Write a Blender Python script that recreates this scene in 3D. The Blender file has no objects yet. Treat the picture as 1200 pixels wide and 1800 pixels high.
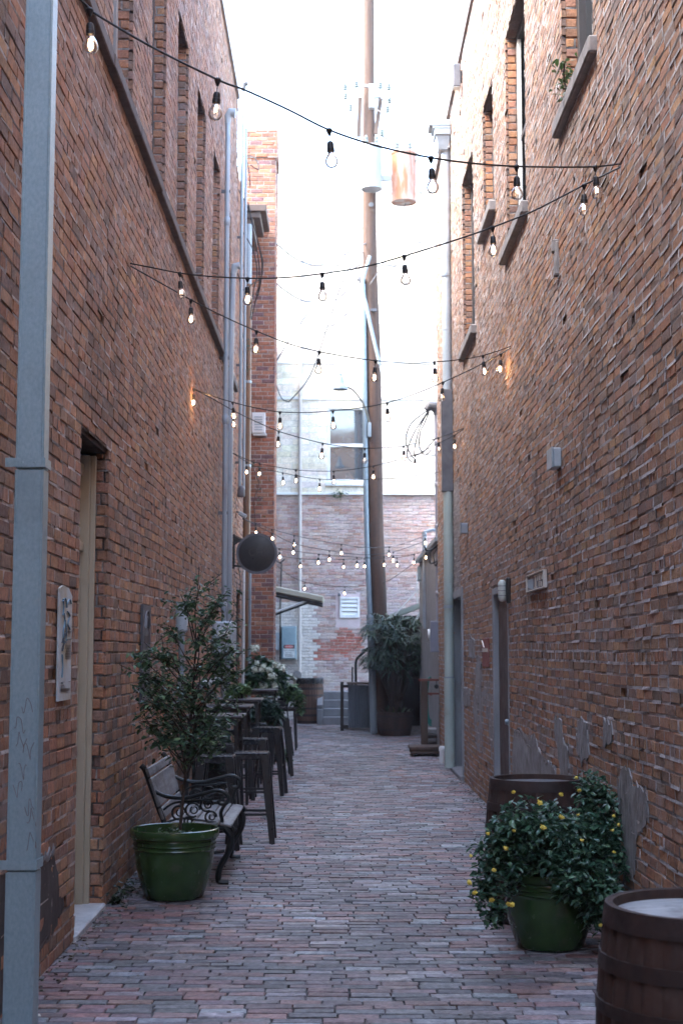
import bpy, bmesh, math, random
import numpy as np
from mathutils import Vector, Matrix
random.seed(7); RNG = np.random.default_rng(11)
SC = bpy.context.scene
COL = SC.collection
# ---------------------------------------------------------------- camera
EYE = 1.65; F = 2500.0
PITCH = math.atan(245/F); YAW = math.atan(8/F)
XL, XR = -1.508, 1.634            # planes of the two long brick walls
YE = 35.0                         # the wall that closes the alley
cam_d = bpy.data.cameras.new('camera'); cam = bpy.data.objects.new('camera', cam_d); COL.objects.link(cam)
cam.location = (0, 0, EYE); cam.rotation_euler = (math.pi/2+PITCH, 0, -YAW)
cam_d.sensor_fit = 'VERTICAL'; cam_d.sensor_height = 36; cam_d.lens = 50
cam_d.clip_start = .05; cam_d.clip_end = 3000
cam_d.dof.use_dof = True; cam_d.dof.focus_distance = 8.8; cam_d.dof.aperture_fstop = 5.0
SC.camera = cam
def ray(px, py):
    a, b = (px-600)/F, (900-py)/F
    sp, cp, st, ct = math.sin(YAW), math.cos(YAW), math.sin(PITCH), math.cos(PITCH)
    return Vector((sp*ct + a*cp - b*sp*st, cp*ct - a*sp - b*cp*st, st + b*ct))
def P(px, py, Y):                 # a point at distance Y down the alley
    d = ray(px, py); return Vector((0, 0, EYE)) + d*(Y/d.y)
def PX(px, py, X):                # a point on a wall plane
    d = ray(px, py); return Vector((0, 0, EYE)) + d*(X/d.x)
def WL(px, py): return PX(px, py, XL)
def WR(px, py): return PX(px, py, XR)
def G(px, py):                    # a point on the ground
    d = ray(px, py); return Vector((0, 0, EYE)) + d*(-EYE/d.z)
# ---------------------------------------------------------------- bookkeeping
def tag(o, label, cat, group=None, kind=None):
    if label: o['label'] = label
    if cat: o['category'] = cat
    if group: o['group'] = group
    if kind: o['kind'] = kind
    return o
def thing(name, label, cat, loc=(0, 0, 0), rz=0, group=None):
    o = bpy.data.objects.new(name, None); COL.objects.link(o)
    o.location = loc; o.rotation_euler = (0, 0, rz); o.empty_display_size = .1
    return tag(o, label, cat, group)
def dup(root, loc, rz=0, label=None):
    r = root.copy(); COL.objects.link(r); r.location = loc; r.rotation_euler = (0, 0, rz)
    if label: r['label'] = label
    for ch in list(root.children):
        c = ch.copy(); COL.objects.link(c); c.parent = r
        for g in list(ch.children):
            d = g.copy(); COL.objects.link(d); d.parent = c
    return r
class MB:
    def __init__(s, off=(0, 0, 0)):
        s.v = []; s.f = []; s.c = []; s.mi = []; s.off = Vector(off); s.col = None; s.m = 0; s.usecol = False
    def add(s, vs, fs, col=None):
        b = len(s.v)
        s.v.extend([tuple(p) for p in vs]); s.f.extend([tuple(i+b for i in f) for f in fs]); s.mi.extend([s.m]*len(fs))
        col = col or s.col
        if col: s.usecol = True
        s.c.extend([(col or (1, 1, 1))]*len(vs))
        return s
    def box(s, c, d, rot=None, taper=1.0):
        hx, hy, hz = d[0]/2, d[1]/2, d[2]/2
        vs = []
        for z in (-1, 1):
            k = taper if z > 0 else 1
            for x, y in ((-1, -1), (1, -1), (1, 1), (-1, 1)): vs.append(Vector((x*hx*k, y*hy*k, z*hz)))
        if rot is not None: vs = [rot @ v for v in vs]
        c = Vector(c)
        return s.add([v+c for v in vs], [(3, 2, 1, 0), (4, 5, 6, 7), (0, 1, 5, 4), (1, 2, 6, 5), (2, 3, 7, 6), (3, 0, 4, 7)])
    def bb(s, x0, x1, y0, y1, z0, z1):
        return s.box(((x0+x1)/2, (y0+y1)/2, (z0+z1)/2), (abs(x1-x0), abs(y1-y0), abs(z1-z0)))
    def bar(s, a, b, w, h, w2=None, h2=None, up=(0, 0, 1)):   # rectangular bar from a to b
        a, b = Vector(a), Vector(b); d = (b-a).normalized(); up = Vector(up)
        if abs(d.dot(up)) > .98: up = Vector((0, 1, 0)) if abs(d.y) < .9 else Vector((1, 0, 0))
        x = d.cross(up).normalized(); y = x.cross(d).normalized()
        w2 = w if w2 is None else w2; h2 = h if h2 is None else h2
        vs = []
        for p, ww, hh in ((a, w, h), (b, w2, h2)):
            for i, j in ((-1, -1), (1, -1), (1, 1), (-1, 1)): vs.append(p + x*(i*ww/2) + y*(j*hh/2))
        return s.add(vs, [(3, 2, 1, 0), (4, 5, 6, 7), (0, 1, 5, 4), (1, 2, 6, 5), (2, 3, 7, 6), (3, 0, 4, 7)])
    def tube(s, pts, r, n=8, cap=True):
        pts = [Vector(p) for p in pts]; m = len(pts)
        rs = list(r) if isinstance(r, (list, tuple)) else [r]*m
        vs = []; prev = None
        for i, p in enumerate(pts):
            t = (pts[min(i+1, m-1)] - pts[max(i-1, 0)])
            t = t.normalized() if t.length > 1e-9 else Vector((0, 0, 1))
            if prev is None:
                a = Vector((0, 0, 1)) if abs(t.z) < .9 else Vector((1, 0, 0))
                x = t.cross(a).normalized()
            else:
                x = (prev - t*prev.dot(t)).normalized()
            prev = x; y = t.cross(x)
            for k in range(n):
                an = 2*math.pi*k/n; vs.append(p + x*(rs[i]*math.cos(an)) + y*(rs[i]*math.sin(an)))
        fs = []
        for i in range(m-1):
            for k in range(n): fs.append((i*n+k, i*n+(k+1) % n, (i+1)*n+(k+1) % n, (i+1)*n+k))
        if cap: fs.append(tuple(range(n-1, -1, -1))); fs.append(tuple((m-1)*n+k for k in range(n)))
        return s.add(vs, fs)
    def lathe(s, prof, n=32, c=(0, 0, 0), axis='Z', rmod=None):
        vs = []; c = Vector(c)
        for i, (r, z) in enumerate(prof):
            for k in range(n):
                an = 2*math.pi*k/n; rr = r*(rmod(k, i) if rmod else 1)
                q = Vector((rr*math.cos(an), rr*math.sin(an), z))
                if axis == 'X': q = Vector((q.z, q.x, q.y))
                if axis == 'Y': q = Vector((q.x, q.z, q.y))
                vs.append(q+c)
        fs = []
        for i in range(len(prof)-1):
            for k in range(n): fs.append((i*n+k, i*n+(k+1) % n, (i+1)*n+(k+1) % n, (i+1)*n+k))
        if prof[0][0] > 1e-5: fs.append(tuple(range(n-1, -1, -1)))
        if prof[-1][0] > 1e-5: fs.append(tuple((len(prof)-1)*n+k for k in range(n)))
        return s.add(vs, fs)
    def build(s, name, mat, parent=None, smooth=False, bevel=0):
        me = bpy.data.meshes.new(name)
        me.from_pydata(s.v, [], s.f)
        mats = mat if isinstance(mat, (list, tuple)) else [mat]
        for m in mats: me.materials.append(m)
        if len(mats) > 1: me.polygons.foreach_set('material_index', s.mi)
        if s.usecol:
            a = me.color_attributes.new('col', 'FLOAT_COLOR', 'POINT')
            arr = np.ones((len(s.v), 4), np.float32); arr[:, :3] = np.array(s.c, np.float32)
            a.data.foreach_set('color', arr.ravel())
        me.validate(); me.update()
        if bevel:
            bm = bmesh.new(); bm.from_mesh(me)
            bmesh.ops.bevel(bm, geom=bm.edges[:], offset=bevel, segments=1, profile=.5, affect='EDGES', clamp_overlap=True)
            bm.to_mesh(me); bm.free()
        if smooth:
            me.polygons.foreach_set('use_smooth', [True]*len(me.polygons))
            me.set_sharp_from_angle(angle=math.radians(38))
        o = bpy.data.objects.new(name, me); COL.objects.link(o)
        if parent is not None: o.parent = parent
        return o
def spline(pts, n=6):
    pts = [Vector(p) for p in pts]; out = []
    for i in range(len(pts)-1):
        p0, p1, p2, p3 = pts[max(i-1, 0)], pts[i], pts[i+1], pts[min(i+2, len(pts)-1)]
        for k in range(n):
            t = k/n
            out.append(.5*((2*p1) + (p2-p0)*t + (2*p0-5*p1+4*p2-p3)*t*t + (3*p1-p0-3*p2+p3)*t**3))
    out.append(pts[-1]); return out
# ---------------------------------------------------------------- materials
class NT:
    def __init__(s, name):
        s.m = bpy.data.materials.new(name); s.m.use_nodes = True; s.t = s.m.node_tree
        for n in list(s.t.nodes): s.t.nodes.remove(n)
        s.out = s.t.nodes.new('ShaderNodeOutputMaterial')
        s.co = s.t.nodes.new('ShaderNodeTexCoord').outputs['Object']
    def n(s, typ, ins=None, **kw):
        nd = s.t.nodes.new(typ)
        for k, v in kw.items(): setattr(nd, k, v)
        for k, v in (ins or {}).items():
            sock = nd.inputs[k]
            if hasattr(v, 'is_output'): s.t.links.new(v, sock)
            else:
                if sock.type == 'RGBA' and len(v) == 3: v = (*v, 1)
                sock.default_value = v
        return nd
    def noise(s, scale, detail=4, rough=.55, vec=None, dist=0):
        return s.n('ShaderNodeTexNoise', {'Vector': vec or s.co, 'Scale': scale, 'Detail': detail, 'Roughness': rough, 'Distortion': dist}).outputs['Fac']
    def ramp(s, fac, a, b, va=0., vb=1.):
        return s.n('ShaderNodeMapRange', {'Value': fac, 'From Min': a, 'From Max': b, 'To Min': va, 'To Max': vb}).outputs['Result']
    def mix(s, fac, a, b, mode='MIX'):
        nd = s.n('ShaderNodeMix', data_type='RGBA', blend_type=mode)
        for i, v in ((0, fac), (6, a), (7, b)):
            if hasattr(v, 'is_output'): s.t.links.new(v, nd.inputs[i])
            else: nd.inputs[i].default_value = (*v, 1) if (i and len(v) == 3) else v
        return nd.outputs[2]
    def math(s, op, a, b=0.):
        return s.n('ShaderNodeMath', {0: a, 1: b}, operation=op).outputs[0]
    def scaled(s, v):
        return s.n('ShaderNodeMapping', {'Vector': s.co, 'Scale': v}).outputs[0]
    def finish(s, col, rough=.8, metal=0., bump=None, bstr=.3, bdist=.01, **kw):
        ins = {'Base Color': col, 'Roughness': rough, 'Metallic': metal}
        ins.update(kw)
        b = s.n('ShaderNodeBsdfPrincipled', ins)
        if bump is not None:
            s.t.links.new(s.n('ShaderNodeBump', {'Height': bump, 'Strength': bstr, 'Distance': bdist}).outputs[0], b.inputs['Normal'])
        s.t.links.new(b.outputs[0], s.out.inputs[0]); return s.m
def pm(name, c1, c2=None, rough=.7, metal=0., sc=8., stretch=(1, 1, 1), lo=.35, hi=.65, bump=.2, bsc=60., dirt=None, dirt_sc=1.5, dirt_lo=.55, dirt_hi=.75, rvar=.12, **kw):
    t = NT(name); c2 = c2 or tuple(x*.75 for x in c1)
    v = t.scaled(stretch)
    f = t.ramp(t.noise(sc, 6, .6, v), lo, hi)
    c = t.mix(f, c1, c2)
    if dirt: c = t.mix(t.ramp(t.noise(dirt_sc, 7, .62), dirt_lo, dirt_hi), c, dirt)
    r = t.ramp(t.noise(sc*2.3, 4), .3, .7, rough-rvar, rough+rvar)
    return t.finish(c, r, metal, t.noise(bsc, 5, .6, v), bump, .004, **kw)
def brickmat(name, white=(.48, .44, .42), wlo=.57, whi=.72, wamt=.45, soot=(.05, .035, .03), slo=.56, shi=.75, samt=.45, rough=.88, bst=.55, mott=9, mamp=.18):
    t = NT(name)
    at = t.n('ShaderNodeAttribute', attribute_name='col').outputs['Color']
    g = t.math('MULTIPLY', t.ramp(t.noise(42, 7, .75), .28, .72, .55, 1.45), t.ramp(t.noise(mott, 5, .65), .3, .7, 1-mamp, 1+mamp))
    cmb = t.n('ShaderNodeCombineColor', {0: g, 1: g, 2: g}).outputs[0]
    c = t.mix(1., at, cmb, 'MULTIPLY')
    v = t.scaled((1, 1, .45))
    c = t.mix(t.ramp(t.noise(.9, 8, .66, v), slo, shi, 0, samt), c, soot)
    c = t.mix(t.ramp(t.noise(5.5, 7, .72, t.scaled((1, 1, .6))), .54, .70, 0, samt*1.1), c, tuple(x*1.6 for x in soot))
    c = t.mix(t.ramp(t.noise(2.1, 9, .72), wlo, whi, 0, wamt), c, white)
    c = t.mix(t.ramp(t.noise(17, 7, .75), .60, .72, 0, .62), c, white)
    c = t.mix(t.ramp(t.noise(27, 5, .7), .63, .76, 0, .6), c, soot)
    h = t.math('ADD', t.noise(55, 7, .7), t.math('MULTIPLY', t.noise(14, 4, .6), .9))
    return t.finish(c, t.ramp(t.noise(30, 3), .3, .7, rough-.1, min(1, rough+.1)), 0, h, bst, .012)
M = {}
M['brick'] = brickmat('brick_wall_material', white=(.42, .38, .37), wamt=.5, wlo=.54, whi=.70, samt=.55)
M['brick_clean'] = brickmat('brick_pier_material', wamt=.15, samt=.2)
M['brick_end'] = brickmat('faded_brick_material', white=(.56, .50, .46), wlo=.46, whi=.66, wamt=.5, samt=.2)
M['brick_paint'] = brickmat('painted_brick_material', white=(.8, .73, .64), wlo=.5, whi=.7, wamt=.3, soot=(.35, .3, .27), slo=.62, shi=.8, samt=.3, bst=.25)
M['paver'] = brickmat('paving_material', white=(.3, .3, .32), wlo=.5, whi=.7, wamt=.35, soot=(.035, .028, .03), slo=.5, shi=.72, samt=.35, rough=.55, bst=.45, mott=16, mamp=.45)
M['galv_sky'] = pm('spangled_galvanised_steel_sky_tint', (.37, .50, .55), (.27, .39, .44), .42, .3, 70, (1, 1, .6), .3, .7, bump=.05, dirt=(.20, .27, .29), dirt_sc=1.6, dirt_lo=.52, dirt_hi=.8)  # spangle is the steel's own; the blue is sky reflection put into its colour
M['galv'] = pm('galvanised_steel', (.32, .38, .42), (.24, .30, .34), .42, .3, 26, (1, 1, .3), bump=.05, dirt=(.25, .28, .28), dirt_sc=2.2)
M['arm_metal'] = pm('tarnished_arm_metal', (.13, .12, .09), None, .5, 0, 6, bump=.05)
M['barrel_brown'] = pm('brown_barrel_oak', (.15, .07, .045), (.09, .045, .03), .8, 0, 10, (1, 1, .12), bump=.4)
M['galv_tint'] = pm('weathered_pale_green_metal', (.46, .52, .46), (.36, .43, .40), .5, .1, 3, (1, 1, .3), bump=.05, dirt=(.28, .26, .2), dirt_sc=2)
M['conduit'] = pm('grey_conduit_metal', (.36, .41, .45), (.25, .29, .33), .45, .3, 6, (1, 1, .2), bump=.08, dirt=(.22, .2, .2))
M['conduit_purple'] = pm('grey_mast_metal', (.26, .27, .32), (.2, .2, .25), .5, .2, 6, (1, 1, .2), bump=.08)
M['grey_dark'] = pm('dark_grey_paint', (.13, .13, .14), (.08, .08, .09), .55, 0, 8, bump=.1)
M['black'] = pm('black_painted_metal', (.016, .015, .016), (.028, .025, .025), .38, .1, 12, bump=.12, bsc=80)
M['steel_seat'] = pm('worn_gunmetal', (.02, .022, .026), (.03, .033, .037), .24, .0, 14, bump=.05, dirt=(.07, .07, .07), dirt_sc=9)
M['iron'] = pm('black_cast_iron', (.012, .014, .014), (.02, .024, .023), .45, .2, 20, bump=.25)
M['rubber'] = pm('black_plastic', (.012, .011, .012), None, .5, 0, 20, bump=.1)
M['cream'] = pm('cream_door_paint', (.50, .45, .34), (.43, .38, .28), .6, 0, 4, (1, 1, .25), bump=.1, dirt=(.33, .28, .2), dirt_sc=1.8)
M['white_paint'] = pm('white_paint', (.78, .78, .76), (.68, .68, .66), .6, 0, 4, bump=.1, dirt=(.5, .47, .42), dirt_sc=1.2)
M['pink_paint'] = pm('pale_pink_board', (.62, .5, .5), (.55, .43, .43), .7, 0, 5, bump=.1, dirt=(.5, .45, .42))
M['grey_frame'] = pm('grey_frame_paint', (.30, .31, .32), (.22, .23, .24), .7, 0, 6, (1, 1, .3), bump=.3, dirt=(.16, .13, .11))
M['brown_door'] = pm('brown_door_paint', (.085, .05, .042), (.06, .038, .032), .6, 0, 3, (1, 1, .3), bump=.15)
M['window_frame'] = pm('dark_window_frame', (.07, .06, .06), (.04, .035, .035), .6, 0, 7, (1, 1, .3), bump=.2)
M['window_grey'] = pm('grey_window_board', (.40, .38, .37), (.3, .29, .28), .7, 0, 5, (1, 1, .3), bump=.2)
M['glass_dark'] = pm('dark_window_glass', (.02, .024, .03), (.03, .035, .04), .08, 0, 2, bump=.02, bsc=3, rvar=.03)
M['glass_blue'] = pm('reflecting_window_glass', (.04, .055, .07), (.05, .065, .08), .04, 0, 1.5, bump=.02, bsc=2, rvar=.02, IOR=2.3)
M['ledge_stone'] = pm('dark_stone_ledge', (.13, .105, .095), (.08, .065, .06), .85, 0, 9, bump=.5)
M['stone_sill'] = pm('grey_stone_sill', (.26, .24, .23), (.18, .165, .16), .85, 0, 9, bump=.4, dirt=(.09, .075, .07), dirt_sc=5)
M['marble'] = pm('worn_white_marble', (.58, .58, .58), (.42, .43, .44), .5, 0, 7, bump=.2, dirt=(.2, .2, .2), dirt_sc=6)
M['concrete'] = pm('grey_concrete', (.23, .22, .225), (.17, .165, .17), .9, 0, 3, bump=.4, dirt=(.11, .10, .10), dirt_sc=1.3)
M['plaster'] = pm('grey_cement_patch', (.30, .29, .285), (.19, .175, .17), .9, 0, 9, bump=.9, bsc=26, dirt=(.10, .07, .06), dirt_sc=4)
M['plaster_brown'] = pm('brown_cement_patch', (.085, .066, .06), (.06, .046, .042), .9, 0, 6, bump=.5, bsc=40)
M['ground'] = pm('dark_soil', (.05, .042, .038), (.03, .026, .024), .95, 0, 8, bump=.5)
M['soil'] = pm('potting_soil', (.03, .022, .018), (.05, .035, .025), .95, 0, 40, bump=.8)
M['green_glaze'] = pm('green_glazed_ceramic', (.034, .078, .020), (.024, .056, .017), .2, 0, 9, bump=.05, bsc=25, rvar=.09, dirt=(.075, .085, .05), dirt_sc=7, dirt_lo=.56, dirt_hi=.74)
M['barrel'] = pm('dark_barrel_oak', (.065, .030, .020), (.03, .016, .012), .8, 0, 10, (1, 1, .12), bump=.5, bsc=40, dirt=(.075, .045, .035), dirt_sc=3)
M['barrel_hoop'] = pm('rusty_barrel_hoop', (.042, .022, .018), (.025, .015, .013), .65, .1, 12, bump=.3)
M['barrel_top'] = pm('weathered_barrel_head', (.085, .08, .085), (.05, .045, .048), .55, 0, 6, (.3, 3, 1), bump=.3)
M['barrel_top_white'] = pm('pale_worn_barrel_head', (.46, .47, .47), (.30, .31, .32), .5, 0, 9, (.3, 4, 1), bump=.3, dirt=(.14, .13, .13), dirt_sc=7, dirt_lo=.52, dirt_hi=.7)
M['bench_wood'] = pm('weathered_grey_wood', (.27, .27, .27), (.15, .145, .145), .6, 0, 7, (4, .5, 4), bump=.5, bsc=30, dirt=(.09, .08, .075), dirt_sc=5)
M['table_top'] = pm('grey_brown_tabletop', (.075, .06, .06), (.05, .042, .044), .36, 0, 8, bump=.1)
M['pole_wood'] = pm('creosoted_pole_wood', (.11, .055, .034), (.05, .028, .02), .85, 0, 9, (1, 1, .05), bump=.8, bsc=50, dirt=(.05, .03, .022), dirt_sc=2)
M['old_wood'] = pm('old_brown_wood', (.10, .06, .042), (.055, .035, .027), .8, 0, 8, (1, 1, .15), bump=.5)
M['dark_wood'] = pm('dark_stained_wood', (.022, .015, .013), (.035, .022, .018), .8, 0, 8, (1, 1, .15), bump=.4)
M['brown_pipe'] = pm('brown_downspout_paint', (.20, .10, .045), (.14, .07, .035), .5, 0, 5, (1, 1, .2), bump=.1)
M['brown_trim'] = pm('brown_cornice_paint', (.12, .08, .06), None, .6, 0, 8, bump=.2)
M['transformer'] = pm('grey_transformer_paint', (.34, .36, .38), (.28, .3, .31), .5, 0, 4, bump=.05)
M['transformer_rust'] = pm('rust_streaked_transformer', (.42, .34, .29), (.36, .11, .04), .6, 0, 3, (1.6, 1.6, .25), .42, .56, bump=.1)
M['lamp_enamel'] = pm('grey_white_enamel', (.30, .35, .38), None, .4, 0, 6, bump=.05)
M['porcelain'] = pm('brown_glazed_insulator', (.16, .2, .2), None, .3, 0, 6, bump=.02)
M['corrugated'] = pm('grey_corrugated_sheet', (.15, .16, .18), (.10, .105, .12), .6, .2, 7, (1, 1, .2), bump=.1, dirt=(.08, .06, .05), dirt_sc=3)
M['teal'] = pm('teal_hose', (.01, .22, .17), (.01, .17, .14), .4, 0, 8, bump=.05)
M['red_rust'] = pm('rust_red_paint', (.20, .045, .03), (.14, .04, .03), .7, 0, 8, bump=.2)
M['red_sign'] = pm('faded_red_plate', (.26, .06, .05), (.2, .07, .06), .6, 0, 9, bump=.1)
M['sign_red'] = pm('sign_red', (.62, .10, .09), None, .5, 0, 9, bump=.02)
M['sign_white'] = pm('sign_white', (.72, .74, .73), None, .5, 0, 9, bump=.02)
M['ink'] = pm('black_ink', (.03, .03, .035), None, .6, 0, 9, bump=.02)
M['ink_blue'] = pm('faded_blue_ink', (.10, .20, .28), (.2, .3, .36), .7, 0, 30, bump=.02)
M['ink_faint'] = pm('faint_sign_lettering', (.045, .04, .035), None, .6, 0, 9, bump=.02)
M['poster'] = pm('stained_poster_board', (.58, .64, .66), (.46, .40, .28), .6, 0, 3.2, lo=.42, hi=.66, bump=.1, dirt=(.22, .13, .07), dirt_sc=4, dirt_lo=.6, dirt_hi=.8)
M['dark_sign'] = pm('dark_slate_sign', (.07, .068, .08), (.11, .105, .115), .5, 0, 8, bump=.1)
M['chalk'] = pm('chalky_grey_drawing', (.26, .25, .26), None, .7, 0, 20, bump=.05)
M['plaque'] = pm('weathered_plaque_panel', (.26, .26, .28), (.12, .10, .10), .7, 0, 30, (1, 1, .3), bump=.3)
M['ivory'] = pm('ivory_paint', (.55, .48, .38), (.62, .6, .55), .6, 0, 20, bump=.1)
M['lamp_glass'] = pm('frosted_lamp_glass', (.62, .66, .6), None, .25, 0, 6, bump=.02)
M['cloud_grey'] = pm('grey_box_paint', (.42, .47, .50), (.34, .39, .42), .5, 0, 5, bump=.06)
M['cabinet'] = pm('blue_grey_cabinet', (.24, .33, .37), (.17, .25, .29), .45, .1, 2.5, bump=.05, dirt=(.35, .42, .44), dirt_sc=1.8)
M['bark'] = pm('brown_bark', (.07, .045, .032), (.045, .03, .024), .9, 0, 20, (1, 1, .3), bump=.5)
M['yellow'] = pm('yellow_petals', (.75, .55, .05), (.8, .65, .15), .6, 0, 60, bump=.1)
M['white_petal'] = pm('white_petals', (.72, .75, .68), (.6, .66, .52), .6, 0, 60, bump=.1)
M['debris'] = pm('paper_scrap', (.7, .68, .62), None, .8, 0, 9, bump=.05)
def leafmat(name, rough=.38):
    t = NT(name)
    at = t.n('ShaderNodeAttribute', attribute_name='col').outputs['Color']
    b = t.n('ShaderNodeBsdfPrincipled', {'Base Color': at, 'Roughness': rough})
    tr = t.n('ShaderNodeBsdfTranslucent', {'Color': at})
    mx = t.n('ShaderNodeMixShader', {0: .25, 1: b.outputs[0], 2: tr.outputs[0]})
    t.t.links.new(mx.outputs[0], t.out.inputs[0]); return t.m
M['leaf'] = leafmat('leaf_material', .3)
def bulbmats():
    t = NT('clear_bulb_glass')
    fr = t.n('ShaderNodeFresnel', {'IOR': 1.35}).outputs[0]
    tr = t.n('ShaderNodeBsdfTransparent', {'Color': (.93, .93, .93)})
    gl = t.n('ShaderNodeBsdfGlossy', {'Color': (.9, .9, .9), 'Roughness': .08})
    mx = t.n('ShaderNodeMixShader', {0: t.math('ADD', t.math('MULTIPLY', fr, .9), .05), 1: tr.outputs[0], 2: gl.outputs[0]})
    t.t.links.new(mx.outputs[0], t.out.inputs[0])
    e = NT('glowing_filament'); em = e.n('ShaderNodeEmission', {'Color': (1, .62, .34), 'Strength': 5.})
    e.t.links.new(em.outputs[0], e.out.inputs[0])
    return t.m, e.m
M['bulb'], M['filament'] = bulbmats()
# ---------------------------------------------------------------- brickwork
RED = [(.37, .18, .105), (.40, .205, .115), (.34, .165, .10), (.31, .16, .105), (.36, .18, .11), (.42, .225, .13), (.30, .17, .125), (.22, .135, .105), (.37, .185, .12), (.33, .17, .11), (.37, .165, .095), (.27, .16, .12)]
def warpfn(amp):
    def w(u, v): return amp*(.6*math.sin(u*.9+v*.3)+.5*math.sin(u*2.3+v*1.1+1.)+.35*math.sin(v*1.7-u*.4+2.)), amp*.8*(math.sin(u*.55+v*.7)+.5*math.sin(v*1.3+u*.21+4))
    return w
def bricks(mb, O, U, V, N, ul, vl, opens=(), L=.215, Hc=.075, j=.011, pal=RED, mortar=(.30, .27, .25), dark=(.06, .045, .04),
           header=7, prot=.006, mlo=-.020, mhi=.001, ch=.006, jit=.0025, warp=.006, depth=.03, backing=True, u_off=0., rot=0.0, ljit=.006, kvar=.13, gb=(1, 1), keep=None, lightm=.5, gone=.012):
    O, U, V, N = (np.array(tuple(a), float) for a in (O, U, V, N))
    w = warpfn(warp) if warp else (lambda u, v: (0, 0))
    rnd = random.random; gauss = random.gauss
    verts = []; faces = []; cols = []
    opens = list(opens)
    rows = int(math.ceil(vl/Hc))
    for r in range(rows):
        v0 = r*Hc; v1 = min(v0+Hc-j, vl)
        if v1-v0 < .015: continue
        hd = header and r % header == header//2
        LL = L/2 if hd else L
        u = -(LL/2 if r % 2 else 0) - rnd()*.03 + u_off
        while u < ul:
            ln = LL + gauss(0, ljit)
            a0, a1 = max(u, 0), min(u+ln-j, ul); u += ln
            if a1-a0 < .012: continue
            segs = [(a0, a1)]
            for (p0, p1, q0, q1) in opens:
                ov = min(v1, q1)-max(v0, q0)
                if ov < (v1-v0)*.5: continue
                ns = []
                for s0, s1 in segs:
                    if s1 <= p0 or s0 >= p1: ns.append((s0, s1)); continue
                    if p0-s0 > .015: ns.append((s0, p0))
                    if s1-p1 > .015: ns.append((p1, s1))
                segs = ns
            for s0, s1 in segs:
                wu, wv = w((s0+s1)/2, v0)
                lost = rnd() < gone
                pr = wv + (gauss(0, prot*.5) + prot*.5 if not lost else -.016)
                c = pal[int(rnd()*len(pal))]; k = (1-kvar)+rnd()*2*kvar
                c = (c[0]*k, c[1]*k*(.95+rnd()*.1), c[2]*k*(.92+rnd()*.16))
                c = (c[0], c[1]*gb[0], c[2]*gb[1])
                if keep: c = keep((s0+s1)/2, v0, c)
                b = len(verts); ti = gauss(0, rot)
                for ring, ins, dd in ((0, 0, pr-ch), (1, ch*(1.1), pr), (2, 0, -depth)):
                    for (x, y) in ((s0+ins, v0+ins), (s1-ins, v0+ins), (s1-ins, v1-ins), (s0+ins, v1-ins)):
                        jj = jit if ring < 2 else 0
                        wu2, _ = w(x, v0)
                        verts.append((x+(rnd()-.5)*2*jj, y+wu2+(rnd()-.5)*2*jj + ti*(x-s0), dd+(rnd()-.5)*jj*1.2))
                        cols.append(c)
                faces += [(b+4, b+5, b+6, b+7)]
                for i in range(4):
                    i2 = (i+1) % 4
                    faces += [(b+i, b+i2, b+4+i2, b+4+i), (b+8+i, b+8+i2, b+i2, b+i)]
                # mortar: bed and head joints, each struck or eroded to its own depth
                md = mlo+(mhi-mlo)*rnd()**.7 + wv; mk = .7+rnd()*.45
                coh = .5+.28*math.sin((s0+s1)*1.9+r*2.3)+.22*math.sin((s0+s1)*.8-r*.55+1.7)+.22*math.sin((s0+s1)*4.3+r*7.9)
                mc = tuple(x*mk for x in (mortar if .62*coh+.38*rnd() < lightm else tuple(.25*p+.75*q for p, q in zip(mortar, dark))))
                for (x0, x1, y0, y1) in ((s0-j*.5, s1+j*.5, v0-j*1.15, v0+.002), (s1-.002, s1+j*1.1, v0, v1)):
                    b = len(verts)
                    for (x, y) in ((x0, y0), (x1, y0), (x1, y1), (x0, y1)):
                        wu2, _ = w(x, v0)
                        verts.append((x, y+wu2, md+(rnd()-.5)*.008)); cols.append(mc)
                    faces.append((b, b+1, b+2, b+3))
    if backing:
        us = sorted({0, ul, *[min(max(x, 0), ul) for o in opens for x in o[:2]]}); vs = sorted({0, vl, *[min(max(x, 0), vl) for o in opens for x in o[2:]]})
        for i in range(len(us)-1):
            for k in range(len(vs)-1):
                cu, cv = (us[i]+us[i+1])/2, (vs[k]+vs[k+1])/2
                if any(o[0] < cu < o[1] and o[2] < cv < o[3] for o in opens): continue
                b = len(verts)
                for (x, y) in ((us[i], vs[k]), (us[i+1], vs[k]), (us[i+1], vs[k+1]), (us[i], vs[k+1])):
                    verts.append((x, y, -.026)); cols.append(dark)
                faces.append((b, b+1, b+2, b+3))
    A = np.array(verts)
    W = O + A[:, :1]*U + A[:, 1:2]*V + A[:, 2:3]*N
    b = len(mb.v)
    flip = np.dot(np.cross(U, V), N) < 0
    mb.v.extend(map(tuple, W.tolist()))
    if flip: mb.f.extend([tuple(i+b for i in reversed(f)) for f in faces])
    else: mb.f.extend([tuple(i+b for i in f) for f in faces])
    mb.c.extend(cols); mb.mi.extend([mb.m]*len(faces)); mb.usecol = True
def text(s, size, loc, rot, mat, parent, name='lettering', ext=.002, align='CENTER'):
    cu = bpy.data.curves.new('t', 'FONT'); cu.body = s; cu.size = size; cu.extrude = ext; cu.align_x = align; cu.align_y = 'CENTER'
    o = bpy.data.objects.new('t', cu); COL.objects.link(o)
    bpy.context.view_layer.update()
    me = bpy.data.meshes.new_from_object(o.evaluated_get(bpy.context.evaluated_depsgraph_get()))
    bpy.data.objects.remove(o); me.name = name; me.materials.clear(); me.materials.append(mat)
    ob = bpy.data.objects.new(name, me); COL.objects.link(ob)
    ob.location = loc; ob.rotation_euler = rot
    if parent is not None: ob.parent = parent
    return ob
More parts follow.
